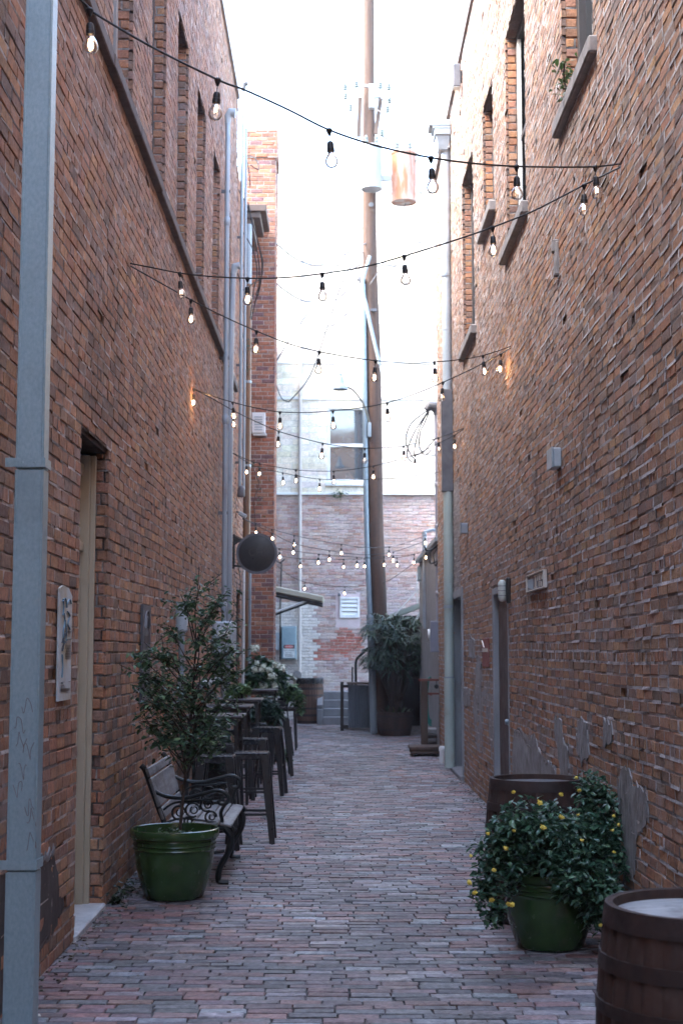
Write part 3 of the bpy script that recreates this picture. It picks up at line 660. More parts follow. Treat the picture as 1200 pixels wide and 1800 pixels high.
for k in range(9):
    px0, py0 = random.uniform(20, 50), 1235+k*30+random.uniform(-8, 8); pts = []
    for i in range(7): pts.append(P(px0+i*3.2*random.choice((1, .8)), py0+14*math.sin(i*1.3+k)+random.uniform(-5, 5), YD-.0012))
    scr.tube(spline(pts, 4), .0016, 4)
s_ = scr.build('scribble', M['chalk'], t); s_.location = -Vector(t.location)
random.seed(21)
def place(root, children_world=True):
    for o_ in root.children: o_.location = o_.location - Vector(root.location)
    return root
def empt(name, label, cat, loc, group=None): return thing(name, label, cat, loc, 0, group)
# round downspout right with its leader head
c0 = P(791, 1352, 19.9); X0 = XR-.075
t = empt('downspout', 'tall round pale green downspout with a square leader head on the right brick wall', 'downspout', (X0, 19.9, 0))
for z0, z1, r, mt in ((.05, 1.28, .072, 'galv_tint'), (1.285, 2.27, .067, 'galv_tint'), (2.275, 3.3, .068, 'galv_tint'), (3.3, 3.95, .066, 'galv_tint')):
    m = MB(); m.lathe([(r, z0), (r, z1-.03), (r+.004, z1-.028), (r+.004, z1)], 24, (X0, 19.9, 0)); m.build('pipe', M[mt], t, True)
m = MB(); q1, q2 = P(783, 865, 19.9).z, P(783, 685, 19.9).z
m.bb(X0-.085, X0+.074, 19.83, 19.97, q1, q2); m.build('pipe_boot', M['grey_dark'], t, bevel=.01)
zh = P(780, 218, 19.9).z
m = MB(); m.lathe([(.063, 3.95), (.063, q1)], 24, (X0, 19.9, 0)); m.lathe([(.063, q2), (.063, 6.2), (.067, 6.2), (.067, 6.23), (.063, 6.23), (.063, zh-.36)], 24, (X0, 19.9, 0)); m.build('pipe', M['cloud_grey'], t, True)
zh = P(780, 218, 19.9).z
m = MB()
for (w_, z0, z1) in ((.32, zh-.09, zh), (.27, zh-.13, zh-.09), (.24, zh-.22, zh-.13)): m.bb(XR-w_, XR-.01, 19.72, 20.06, z0, z1)
m.box((XR-.115, 19.89, zh-.32), (.14, .2, .2), None, 1.5)
m.build('leader_head', M['lamp_enamel'], t, bevel=.008)
for z in (2.27, 1.28, 7.0): 
    m = MB(); m.lathe([(.075, z-.02), (.075, z+.02)], 20, (X0, 19.9, 0)); m.bb(X0, XR, 19.88, 19.92, z-.015, z+.015); m.build('clamp', M['conduit'], t)
place(t)
c = G(778, 1343)
t = empt('drain_stub', 'short white plastic drain stub on the ground beside the right downspout', 'pipe', (c.x, c.y, 0))
m = MB((0, 0, 0)); m.lathe([(.05, -.02), (.05, .19), (.06, .19), (.06, .24), (.045, .26), (0, .262)], 18); m.build('pipe', M['white_paint'], t, True)
# wall boxes on the right wall
def boxthing(name, lab, cat, x0, x1, y0, y1, z0, z1, mat, lid=None, bev=.006, side='R', sub='housing'):
    t = empt(name, lab, cat, ((x0+x1)/2, (y0+y1)/2, z0))
    m = MB(); m.bb(x0, x1, y0, y1, z0, z1); m.build(sub, M[mat], t, bevel=bev)
    if lid:
        m = MB(); m.bb(*lid); m.build('lid', M[mat], t, bevel=bev*.7)
    return place(t)
boxthing('junction_box', 'small grey electrical box high on the right brick wall above the plaque', 'electrical box', XR-.062, XR, 10.27, 10.50, 2.99, 3.13, 'cloud_grey', (XR-.074, XR-.063, 10.262, 10.508, 2.982, 3.138))
boxthing('junction_box', 'tiny grey box on the right brick wall beside the downspout', 'electrical box', XR-.085, XR, 17.7, 17.8, 3.12, 3.25, 'conduit', (XR-.095, XR-.086, 17.69, 17.81, 3.11, 3.26))
t = empt('wall_floodlight', 'grey box light fixed near the top edge of the right brick wall', 'light', (XR-.06, 17.9, 8.7))
m = MB(); zc = P(812, 155, 17.9).z; zt = P(812, 115, 17.9).z
m.bb(XR-.13, XR-.03, 17.83, 17.97, zc, zt); m.build('housing', M['grey_dark'], t, bevel=.01)
m = MB(); m.bb(XR-.031, XR+.01, 17.87, 17.93, zc+.08, zt-.08); m.build('bracket', M['grey_dark'], t)
m = MB(); m.bb(XR-.128, XR-.04, 17.84, 17.96, zc-.006, zc-.0005); m.build('lens', M['lamp_glass'], t)
place(t)
# bulkhead lamp by the brown door
yl = 13.42; zl0, zl1 = P(882, 1058, yl).z, P(882, 1019, yl).z; zm = (zl0+zl1)/2
t = empt('bulkhead_lamp', 'oval caged bulkhead lamp above the brown door on the right', 'lamp', (XR, yl, zl0))
m = MB(); m.bb(XR-.045, XR, yl-.06, yl+.06, zl0-.012, zl1+.02); m.build('back_box', M['black'], t, bevel=.01)
m = MB(); h_ = (zl1-zl0)/2
prof = [(0, -h_), (.022, -h_+.006), (.036, -h_+.026), (.039, -h_+.05), (.039, h_-.05), (.036, h_-.026), (.022, h_-.006), (0, h_)]
m.lathe(prof, 20, (XR-.078, yl, zm)); m.build('glass', M['lamp_glass'], t, True)
m = MB()
for z in (-.045, .0, .045): m.lathe([(.041, z-.003), (.043, z), (.041, z+.003)], 18, (XR-.078, yl, zm))
m.build('cage', M['grey_dark'], t, True); place(t)
# carved plaque
t = empt('wall_plaque', 'small ivory framed weathered plaque on the right brick wall below the electrical box', 'sign', (XR, 11.5, 2.0))
ya, yb = 11.05, 12.07; za, zb = P(946, 1037, 11.5).z, P(946, 1006, 11.5).z
m = MB(); m.bb(XR-.02, XR-.0, ya+.01, yb-.01, za+.008, zb-.008); m.build('panel', M['plaque'], t)
m = MB()
m.bb(XR-.034, XR-.003, ya, yb, zb-.010, zb); m.bb(XR-.034, XR-.003, ya, yb, za, za+.010); m.bb(XR-.034, XR-.003, ya, ya+.02, za+.010, zb-.010); m.bb(XR-.034, XR-.003, yb-.02, yb, za+.010, zb-.010)
m.build('frame', M['ivory'], t, bevel=.002)
m = MB(); h_ = zb-za
def qb(y, w_, z0, z1): m.bb(XR-.026, XR-.0205, y-w_/2, y+w_/2, za+h_*z0, za+h_*z1)
qb(11.55, .05, .14, .82); qb(11.55, .15, .12, .2); qb(11.55, .15, .78, .86)                     # a serifed stroke
for y in (11.18, 11.30, 11.42): qb(y, .045, .5, .86)
qb(11.3, .3, .8, .87); qb(11.24, .03, .15, .4); qb(11.36, .03, .15, .45)
m.build('lettering', M['ivory'], t)
m = MB()
for k in range(6): qb(11.72+k*.055, .02, .12+.03*k, .72+.02*(k % 3))
m.build('carving', M['cloud_grey'], t); place(t)
# faded red plate
t = empt('faded_plate', 'faded red metal plate on the right brick wall left of the brown door', 'sign', (XR, 15.6, 1.5))
za, zb = P(854, 1172, 15.6).z, P(854, 1122, 15.6).z
m = MB(); m.bb(XR-.014, XR-.002, 15.3, 15.95, za, zb); m.build('plate', M['red_sign'], t, bevel=.003)
m = MB(); m.bb(XR-.02, XR-.0145, 15.35, 15.9, za+.16, za+.2); m.bar((XR-.017, 15.9, zb-.02), (XR-.017, 15.7, zb-.1), .02, .004); m.build('marking', M['ivory'], t); place(t)
# left posters
def slab(t, name, side, y0, y1, z0, z1, mat, th=.012, cut=.0, gap=.004):
    m = MB(); x0, x1 = XL+gap, XL+gap+th
    pts = [(y0, z0), (y1, z0+.0), (y1, z1-cut), (y1-.3*(y1-y0), z1-.15*cut), (y0+.25*(y1-y0), z1), (y0, z1-cut*.4)]
    n = len(pts)
    m.add([(x1, *p) for p in pts]+[(x0, *p) for p in pts], [tuple(range(n)), tuple(reversed(range(n, 2*n)))]+[(i, n+i, n+(i+1) % n, (i+1) % n) for i in range(n)])
    return m.build(name, M[mat], t, bevel=0)
YA, YB = 1.508*2500/490.5, 1.508*2500/468.5
zb = P(102, 1233, YA).z; ztp = P(112, 1030, 7.85).z
t = empt('wall_poster', 'tall stained white poster with blue drawings on the left wall before the cream door', 'poster', (XL, YA, zb))
slab(t, 'board', 'L', YA, YB, zb, ztp, 'poster', cut=.05)
xs = XL+.0175
m = MB()
def stroke(m, pts, r=.006):
    P_ = [Vector((xs, YA+a*(YB-YA), ztp-b*(ztp-zb))) for a, b in pts]
    P_ = spline(P_, 5)
    for a, b in zip(P_[:-1], P_[1:]): m.bar(a, b, .0018, r*2, up=(1, 0, 0)) if (b-a).length > 1e-5 else None
for pts in ([(.15, .14), (.35, .11), (.5, .16), (.7, .11), (.85, .15)], [(.2, .12), (.25, .2), (.2, .26)], [(.45, .13), (.5, .19)], [(.3, .24), (.35, .32), (.25, .4), (.3, .5)], [(.55, .22), (.75, .26), (.6, .33), (.8, .38)], [(.4, .3), (.5, .42), (.45, .5)], [(.2, .6), (.25, .7), (.22, .8)]): stroke(m, pts, .007)
m.build('drawing', M['ink_blue'], t)
m = MB()
for o_ in (0, .07): stroke(m, [(.18, .50+o_), (.35, .43+o_), (.6, .40+o_), (.95, .39+o_)], .009)
for k in range(9): stroke(m, [(.5, .52+k*.014), (.92, .52+k*.014)], .0016)
for (a, b) in ((.2, .84), (.2, .87), (.8, .84)): stroke(m, [(a, b), (a+.16, b)], .006)
stroke(m, [(.18, .9), (.9, .9)], .003); stroke(m, [(.18, .915), (.9, .915)], .003)
m.build('lettering', M['ink'], t); place(t)
YA, YB = 1.508*2500/344.5, 1.508*2500/330.5
zb = P(250, 1235, YA).z; ztp = P(256, 1064, 11.2).z
t = empt('slate_sign', 'narrow dark slate coloured sign on the left wall behind the shrub', 'sign', (XL, YA, zb))
slab(t, 'board', 'L', YA, YB, zb, ztp, 'dark_sign', th=.02)
xs = XL+.026; m = MB()
stroke(m, [(.15, .22), (.3, .1), (.5, .06), (.7, .1), (.85, .22)], .006); stroke(m, [(.3, .24), (.5, .12), (.7, .24)], .006); stroke(m, [(.5, .4), (.5, .56)], .008); stroke(m, [(.15, .32), (.85, .32)], .004); stroke(m, [(.1, .9), (.9, .9)], .003)
m.build('drawing', M['chalk'], t); place(t)
# cylindrical grey vent and pipe on the left wall behind the shrub
t = empt('wall_vent', 'short grey cylinder vent with a pipe below on the left wall behind the shrub', 'vent', (XL+.09, 13.2, 1.7))
a = P(313, 1060, 13.2); b = P(313, 1108, 13.2); c = P(316, 1230, 13.2)
m = MB(); m.lathe([(0, a.z+.01), (.05, a.z+.008), (.056, a.z), (.056, b.z), (.04, b.z-.02), (.03, b.z-.03)], 20, (XL+.075, 13.2, 0)); m.build('cylinder', M['cloud_grey'], t, True)
m = MB(); m.tube([(XL+.075, 13.2, b.z-.02), (XL+.075, 13.2, c.z), (XL+.01, 13.2, c.z-.05)], .028, 12); m.build('pipe', M['conduit'], t, True); place(t)
# meter cabinet further along
a = P(377, 1092, 17.3)
t = empt('meter_cabinet', 'pale blue electrical meter cabinet on the left wall behind the shrub', 'electrical box', (XL+.15, 17.3, 1.6))
x0, x1 = XL, P(410, 1120, 17.3).x; z0, z1 = P(390, 1150, 17.3).z, P(390, 1092, 17.3).z
m = MB(); m.bb(x0, x1, 17.3, 17.9, z0, z1); m.build('housing', M['cloud_grey'], t, bevel=.02)
m = MB(); m.lathe([(.075, 0), (.075, .03), (.06, .045), (0, .05)], 20, (x0+.14, 17.299, z1-.16), 'Y')
for i, v in enumerate(m.v): m.v[i] = (v[0], 2*17.299-v[1], v[2])
m.build('meter', M['lamp_glass'], t, True)
m = MB(); m.tube([(XL+.05, 17.6, z0), (XL+.05, 17.6, 1.3), (XL+.05, 15.4, 1.29)], .04, 10); m.build('pipe', M['lamp_enamel'], t, True); place(t)
# long grey pipe with a round weather cap, left
yp = 18.0; x0 = P(397.5, 600, yp).x; zt = P(397, 215, yp).z
t = empt('conduit_pipe', 'tall straight grey service pipe on the left wall with a round weather cap', 'pipe', (x0, yp, 0))
m = MB(); m.tube([(x0, yp, .0), (x0, yp, zt)], .033, 14)
for z in (2.2, 4.6, 7.2): m.lathe([(.033, z-.06), (.04, z-.05), (.04, z+.05), (.033, z+.06)], 14, (x0, yp, z*0))
m.build('pipe', M['conduit'], t, True)
m = MB(); m.tube([(x0, yp, zt-.02), (x0, yp, zt+.08), (x0+.03, yp, zt+.13), (x0+.10, yp, zt+.12)], [.036, .045, .06, .062], 14); m.build('weather_cap', M['cloud_grey'], t, True)
for z in (1.5, 3.4, 5.4, 7.6): m = MB(); m.bb(XL, x0+.04, yp-.015, yp+.015, z-.02, z+.02); m.build('clamp', M['grey_dark'], t)
place(t)
yp = 18.9; x0 = P(410, 500, yp).x; zt = P(410, 480, yp).z
t = empt('conduit_pipe', 'pale leaning service pipe just right of the tall grey one, ending halfway up', 'pipe', (x0, yp, 0))
m = MB(); xw = XL+.07; m.tube([(xw, yp, .0), (xw, yp, P(405, 640, yp).z), (x0-.01, yp, zt-.25), (x0, yp, zt)], [.045, .045, .04, .04], 12); m.build('pipe', M['conduit'], t, True)
m = MB(); m.tube([(x0, yp, zt-.02), (x0+.02, yp, zt+.09), (x0+.09, yp, zt+.1)], [.04, .055, .055], 12); m.build('elbow', M['cloud_grey'], t, True); place(t)
def mast(lab, px, ptop, pbot, Y, r, mat, cat='pipe', name='conduit_pipe', base=False):
    c = P(px, (ptop+pbot)/2, Y); z1 = P(px, ptop, Y).z; z0 = 0 if base else P(px, pbot, Y).z
    t = empt(name, lab, cat, (c.x, Y, z0))
    m = MB(); m.tube([(c.x, Y, z0), (c.x, Y, z1)], r, 12); m.build('pipe', M[mat], t, True)
    return t, c, z0, z1
t, c, z0, z1 = mast('pair of twin silver conduits running up beyond the tall left wall', 424, 158, 860, 21.4, .026, 'galv')
m = MB(); m.tube([(c.x+.055, 21.45, z0), (c.x+.055, 21.45, z1-.6)], .022, 10); m.build('pipe', M['conduit'], t, True)
m = MB(); m.tube([(c.x, 21.4, z1-.02), (c.x+.02, 21.4, z1+.1), (c.x+.08, 21.4, z1+.11)], [.03, .05, .05], 10); m.build('weather_cap', M['grey_dark'], t, True)
for z in (4.5, 6.0, 8.): m = MB(); m.bb(FX, c.x, 21.38, 21.42, z-.015, z+.015); m.build('clamp', M['grey_dark'], t)
m = MB(); m.lathe([(.05, z0-.12), (.06, z0-.1), (.055, z0), (.03, z0+.05)], 12, (c.x+.02, 21.4, 0)); m.build('end_box', M['grey_dark'], t, True)
m = MB()
for pts in ([(405, 172), (418, 190), (424, 260), (436, 290), (440, 330)], [(424, 245), (413, 300), (418, 330), (436, 365), (455, 430), (462, 470), (450, 520)], [(440, 290), (455, 298), (448, 278), (430, 275), (415, 300)],
            [(425, 405), (445, 440), (452, 480), (446, 510), (440, 560)], [(452, 420), (460, 460), (458, 500), (449, 530), (442, 562)], [(418, 480), (428, 510), (445, 498), (462, 488)], [(436, 355), (448, 420), (456, 470), (454, 520)]):
    m.tube(spline([P(a, b, 21.5+.1*i) for i, (a, b) in enumerate(pts)], 6), .009, 5)
m.build('cable', M['rubber'], t, True); place(t)
t, c, z0, z1 = mast('brown painted downspout at the corner of the farther left building', 434, 500, 1130, 23.3, .065, 'brown_pipe', 'downspout', 'downspout', True)
z2 = P(434, 395, 23.3).z
m = MB(); m.tube([(c.x, 23.3, z1+.001), (c.x, 23.3, z2)], .06, 12); m.build('upper_pipe', M['lamp_enamel'], t, True)
for z in (3.0, 6.1, 4.7): m = MB(); m.lathe([(.072, z-.02), (.072, z+.02)], 14, (c.x, 23.3, 0)); m.build('clamp', M['galv'], t)
place(t)
t, c, z0, z1 = mast('thin white pipe rising beside the brown downspout', 428, 1000, 1205, 22.2, .022, 'white_paint', base=True)
t.children[0].location = -Vector(t.location)
t, c, z0, z1 = mast('thin silver pipe between the brown downspout and the chimney pier', 439, 1005, 1180, 23.0, .024, 'galv', base=True)
t.children[0].location = -Vector(t.location)
# vent box on the pier
a, b = P(443, 763, PY), P(467, 727, PY)
t = empt('air_vent', 'white louvred air vent on the face of the chimney pier', 'vent', ((a.x+b.x)/2, PY, a.z))
m = MB(); m.bb(a.x, b.x, PY-.12, PY, a.z, b.z); m.bb(a.x+.02, b.x+.02, PY-.1, PY, a.z-.04, a.z-.001); m.build('housing', M['white_paint'], t, bevel=.008)
m = MB()
for k in range(6): m.bb(a.x+.05, b.x-.05, PY-.13, PY-.121, a.z+.05+k*.045, a.z+.07+k*.045)
m.build('louvre', M['cloud_grey'], t); place(t)
# hanging round sign
ys = 20.6; c = P(451.5, 973, ys); R_ = 35.5/F*ys
t = empt('hanging_sign', 'round black sign hanging from a bracket on the left wall', 'sign', (c.x, ys, c.z))
m = MB(); m.lathe([(0, -.03), (R_-.02, -.03), (R_, -.024), (R_, .024), (R_-.02, .03), (0, .03)], 56, (0, 0, 0), 'Y'); m.build('disc', M['grey_dark'] if 0 else M['black'], t, True)
m = MB(); m.lathe([(R_-.03, -.036), (R_+.006, -.036), (R_+.006, .036), (R_-.03, .036)], 56, (0, 0, 0), 'Y'); m.f = m.f[:-2]; m.mi = m.mi[:len(m.f)]
m.build('rim', M['grey_dark'], t, True)
text('CHE', .15, (.02, -.036, .01), (math.pi/2, 0, 0), M['ink_faint'], t)
m = MB(); xw = XL-c.x
m.bb(xw-.01, xw+.03, -.02, .02, -R_*.75, R_*.95); m.bar((xw, 0, R_*.6), (-R_+.12, 0, R_*.62), .03, .03); m.bar((xw, 0, -R_*.6), (-R_+.1, 0, -R_*.66), .03, .03); m.bar((xw, 0, R_*.93), (-.10, 0, R_*.55), .012, .012)
m.add([(xw, .005, R_*.9), (xw, -.005, R_*.9), (-R_*.72, .0, R_*.68), (xw, 0, R_*.35)], [(0, 2, 3), (1, 3, 2)])
m.build('bracket', M['iron'], t)
# flood lamp where the low strings start
c = P(424, 905, 21.6)
t = empt('spot_lamp', 'small grey spot lamp sticking out above the round sign', 'lamp', tuple(c))
m = MB(); m.box((.02, 0, 0), (.13, .12, .06), Matrix.Rotation(.5, 3, 'Y')); m.build('head', M['cloud_grey'], t, bevel=.01)
m = MB(); m.bar((FX-c.x, 0, .05), (-.02, 0, .03), .02, .02); m.build('arm', M['grey_dark'], t)
# climbing ivy bits beside the sign
def sprig(name, lab, cat, pts, n, spread, size, pal, stem_pts=None, seed=0, mat='leaf'):
    random.seed(seed)
    base = Vector(pts[0]); t = empt(name, lab, cat, tuple(base))
    m = MB(); L_ = []
    for k in range(n):
        i = random.randrange(len(pts)); p = Vector(pts[i])
        if i+1 < len(pts): p = p.lerp(Vector(pts[i+1]), random.random())
        L_.append(p+Vector((random.gauss(0, spread), random.gauss(0, spread), random.gauss(0, spread)))-base)
    leaves(m, L_, size, pal); m.build('foliage', M[mat], t)
    m = MB(); m.tube([Vector(p)-base for p in (stem_pts or pts)], .006, 5); m.build('stem', M['bark'], t)
    return t
sprig('ivy', 'sparse ivy climbing the left building corner beside the round sign', 'plant', [P(421, 1055, 21.2), P(423, 1020, 21.2), P(418, 990, 21.2), P(424, 975, 21.2)], 90, .06, .05, GREEN, seed=3)
sprig('ivy', 'ivy tuft growing high on the brown downspout', 'plant', [P(436, 660, 23.2), P(434, 620, 23.2), P(431, 600, 23.2)], 40, .04, .06, GREEN, seed=4)
sprig('ivy', 'loose green creeper on the lower chimney pier', 'plant', [P(450, 940, 24.7), P(446, 880, 24.7), P(456, 850, 24.7), P(444, 820, 24.7)], 90, .1, .06, GREEN, seed=5)
sprig('sill_fern', 'small fern growing on the nearest right window sill', 'plant', [Vector((XR-.02, 9.55, 5.49)), Vector((XR-.05, 9.6, 5.62)), Vector((XR-.07, 9.45, 5.68))], 60, .05, .06, [(.08, .13, .04), (.1, .11, .05), (.05, .09, .03)], seed=6)
sprig('wall_weed', 'weed tuft in the joint at the foot of the left wall before the green pot', 'plant', [Vector((XL+.05, 9.75, .01)), Vector((XL+.05, 10.1, .03)), Vector((XL+.06, 9.55, .02))], 150, .035, .045, [(.025, .04, .018), (.035, .05, .02)], seed=7)
sprig('wall_weed', 'weed growing on the ledge below the far window', 'plant', [P(597, 872, 34.8), P(602, 866, 34.8), P(592, 868, 34.8)], 60, .05, .09, [(.06, .1, .04), (.1, .12, .05)], seed=8)
t = empt('flue_stub', 'broken dark metal bracket on the right wall between plaque height and the windows', 'bracket', (XR, 9.8, 4.6))
a = PX(983, 455, XR)
m = MB(); m.box((XR-.02, a.y, a.z), (.05, .09, .26), None, .6); m.box((XR-.03, a.y+.02, a.z+.1), (.05, .06, .1)); m.build('plate', M['stone_sill'], t, bevel=.01); place(t)
# service mast with weatherhead at the right
ym = 23.4; c = P(769.5, 900, ym); zt = P(770, 728, ym).z
t = empt('service_mast', 'grey electrical service mast with hooded weatherhead and looping black wires', 'mast', (c.x, ym, 0))
m = MB(); m.tube([(c.x, ym, 1.7), (c.x, ym, zt)], .048, 14)
for z in (2.6, 3.7, 4.4, 5.1): m.lathe([(.048, z-.04), (.056, z-.03), (.056, z+.03), (.048, z+.04)], 14, (c.x, ym, 0))
m.build('pipe', M['conduit_purple'], t, True)
m = MB(); m.tube([(c.x, ym, zt-.02), (c.x, ym, zt+.06), (c.x-.04, ym, zt+.12), (c.x-.13, ym, zt+.14), (c.x-.19, ym, zt+.07)], [.056, .075, .09, .085, .05], 14); m.build('weatherhead', M['grey_dark'], t, True)
m = MB()
for pts in ([(750, 722), (722, 745), (713, 775), (722, 800), (728, 806)], [(752, 724), (738, 750), (730, 780), (727, 802)], [(754, 724), (745, 745), (738, 760), (737, 785), (746, 800), (758, 790)], [(751, 724), (728, 760), (716, 790), (717, 806), (725, 812)], [(727, 800), (738, 798), (750, 788), (765, 770)]):
    m.tube(spline([P(a, b, ym) for a, b in pts], 6), .011, 5)
for pts in ([(772, 955), (757, 970), (756, 990), (770, 985)], [(772, 958), (762, 975), (765, 995), (772, 975)], [(770, 960), (752, 968), (745, 960)]): m.tube(spline([P(a, b, ym-.05) for a, b in pts], 6), .012, 5)
m.build('cable', M['rubber'], t, True)
m = MB(); a, b = P(756, 1146, ym), P(777, 1092, ym); m.bb(a.x, b.x, ym-.12, ym+.1, a.z, b.z); m.build('meter_box', M['conduit_purple'], t, bevel=.01)
m = MB(); a = P(775, 1146, ym); m.tube([(a.x, ym-.02, a.z), (a.x, ym-.02, a.z-.1), (a.x+.03, ym-.02, a.z-.3), (a.x+.03, ym-.02, .1)], .016, 8); m.build('lower_pipe', M['red_rust'], t, True)
place(t)
t, c, z0, z1 = mast('thin grey conduit on the low grey building', 746, 935, 1105, 26.6, .04, 'conduit')
m = MB(); m.tube([(c.x, 26.6, z1-.02), (c.x, 26.6, z1), (c.x+.15, 26.6, z1+.04), (c.x+.3, 26.7, z1+.04)], .03, 8); m.build('elbow', M['conduit'], t, True); place(t)
c = P(757, 1116, 24.6)
t = empt('vent_pipe', 'white plastic vent elbow sticking out of the grey wall', 'pipe', tuple(c))
m = MB(); m.tube([(.25, 0, 0), (-.05, 0, 0)], .085, 18); m.lathe([(.1, -.02), (.1, .03)], 18, (-.04, 0, 0), 'X'); m.build('pipe', M['white_paint'], t, True)
m = MB(); m.tube([(-.061, 0, 0), (-.063, 0, 0)], .07, 18); m.build('opening', M['grey_dark'], t)
a, b = P(734, 1021, 28.0), P(744, 996, 28.0)
boxthing('junction_box', 'white box on the corner of the low grey building', 'electrical box', a.x, b.x, 28.0, 28.2, a.z, b.z, 'lamp_enamel', (a.x+.02, b.x-.02, 27.98, 27.999, a.z+.03, b.z-.03))
# teal hose on its hook
c = P(756, 1190, 25.2)
t = empt('garden_hose', 'coil of teal garden hose hanging on the grey wall', 'hose', tuple(c))
random.seed(9)
for k in range(1):
    m = MB()
    for k in range(6):
        w_ = .055+.012*k; L_ = .80+.05*math.sin(k*2.1)
        pts = [(math.sin(a_)*w_, -.02*k+.02*math.cos(a_), -L_/2+L_/2*math.cos(a_)) for a_ in [2*math.pi*i/24 for i in range(25)]]
        m.tube(pts, .014, 6)
    m.build('coil', M['teal'], t, True)
m = MB(); m.bar((.12, -.05, 0), (-.03, -.05, -.02), .03, .03); m.lathe([(0, 0), (.06, .0), (.07, .05), (0, .06)], 12, (.04, -.15, -.32)); m.build('hook', M['red_rust'], t)
# canopy and fittings on the end wall, left
a, b = P(487, 1037, 29.5), P(568, 1053, 29.5)
t = empt('awning', 'cream metal awning with struts sticking out beyond the chimney pier', 'awning', (a.x, 29.5, a.z))
m = MB(); m.bar((a.x-.35, 30.3, a.z+.08), (b.x, 30.3, b.z), 1.6, .13); m.build('canopy', M['cream'], t, bevel=.02)
m = MB(); m.bar((a.x-.3, 30.3, a.z-.02), (b.x-.02, 30.3, b.z-.1), 1.56, .05); m.build('lining', M['dark_wood'], t)
for dy in (0, 1.3):
    m = MB(); e = P(550, 1050, 29.5); s0 = P(478, 1079, 29.5); m.tube([(s0.x-.2, 29.55+dy, s0.z-.06), (e.x, 29.55+dy, e.z-.02)], .022, 8); m.build('strut', M['white_paint'] if dy == 0 else M['iron'], t)
place(t)
m = MB(); a, b = P(494, 1159, YE-.2), P(521, 1101, YE-.2)
t = empt('electrical_cabinet', 'blue grey electrical cabinet with a danger sign on the far wall', 'electrical box', (a.x, YE-.1, a.z))
m.bb(a.x, b.x, YE-.2, YE-.02, a.z, b.z); m.build('housing', M['cabinet'], t, bevel=.01)
m = MB(); m.bb(a.x+.02, b.x-.02, YE-.222, YE-.2005, a.z+.02, b.z-.02); m.build('door', M['cabinet'], t, bevel=.006)
q0, q1 = P(498, 1170-.0, YE-.23), P(518, 1147, YE-.23)
q0 = P(498, 1168.5-.0, YE-.23)
sx0, sx1 = P(498, 1150, YE-.23).x, P(518, 1150, YE-.23).x; s0_, s1_ = a.z+.04, a.z+.36
m = MB(); m.bb(sx0, sx1, YE-.228, YE-.2225, s0_, s1_); pl = m.build('danger_sign', M['sign_white'], t)
m = MB(); m.bb(sx0+.004, sx1-.004, YE-.232, YE-.2285, s1_-.10, s1_-.004); m.build('sign_header', M['ink'], pl)
m = MB(); m.lathe([(0, 0), (.11, 0), (.11, .003), (0, .003)], 24, (0, 0, 0), 'Y')
for i, v in enumerate(m.v): m.v[i] = ((sx0+sx1)/2+v[0], YE-.2325-v[1], s1_-.052+v[2]*.36)
m.build('sign_oval', M['sign_red'], pl)
xm = (sx0+sx1)/2
text('DANGER', .05, (xm, YE-.237, s1_-.052), (math.pi/2, 0, 0), M['sign_white'], pl)
text('HIGH VOLTAGE', .036, (xm, YE-.2305, s1_-.145), (math.pi/2, 0, 0), M['ink'], pl)
text('KEEP OUT', .036, (xm, YE-.2305, s1_-.20), (math.pi/2, 0, 0), M['ink'], pl)
m = MB()
for k in range(3): m.bb(sx0+.04, sx1-.04, YE-.231, YE-.2285, s0_+.03+k*.022, s0_+.037+k*.022)
m.build('fine_print', M['ink'], pl); place(t)
a, b = P(478, 1143, YE-.12), P(491, 1112, YE-.12)
boxthing('electrical_box', 'pale blue box half hidden behind the chimney pier on the far wall', 'electrical box', a.x-.1, b.x, YE-.12, YE-.01, a.z, b.z, 'cloud_grey', (a.x-.09, b.x-.01, YE-.135, YE-.121, a.z+.01, b.z-.01))
a, b = P(490, 1206, YE-.12), P(504, 1181, YE-.12)
boxthing('electrical_box', 'lower pale blue box below the danger cabinet on the far wall', 'electrical box', a.x, b.x, YE-.12, YE-.01, a.z, b.z, 'cloud_grey', (a.x+.01, b.x-.01, YE-.135, YE-.121, a.z+.01, b.z-.01))
t = empt('cable_run', 'thin dark cable dropping to the danger cabinet on the far wall', 'cable', tuple(P(493, 1000, YE-.05)))
m = MB(); m.tube([P(495, 990, YE-.05), P(493, 1060, YE-.05), P(492.5, 1160, YE-.05)], .018, 6); m.tube([P(485, 985, YE-.3), P(492, 990, YE-.05), P(500, 983, YE-.3)], .02, 5); m.build('cable', M['rubber'], t); place(t)
c = P(521, 1187, YE-.5)
t = empt('standpipe', 'cream twin mouthed standpipe beside the barrel at the far wall', 'standpipe', (c.x, YE-.5, 0))
m = MB(); m.tube([(0, 0, 0), (0, 0, c.z-.05)], .075, 14); m.tube([(0, .45, c.z-.03), (0, 0, c.z-.03), (.02, -.12, c.z+.0)], [.07, .1, .1], 14); m.tube([(-.16, -.03, c.z-.03), (0, 0, c.z-.03)], .07, 12); m.build('pipe', M['cream'], t, True)
m = MB(); m.lathe([(.105, -.015), (.11, 0), (.105, .015)], 16, (.02, -.125, c.z), 'Y'); m.build('collar', M['stone_sill'], t, True)
t = empt('security_camera', 'tiny dark camera at the corner of the louvred vent on the far wall', 'camera', tuple(P(596, 1046, YE-.1)))
m = MB(); m.box((0, 0, 0), (.07, .14, .06)); m.build('body', M['grey_dark'], t, bevel=.01)
m = MB(); m.bar((0, .02, 0), (0, .11, .06), .02, .02); m.build('mount', M['grey_dark'], t)

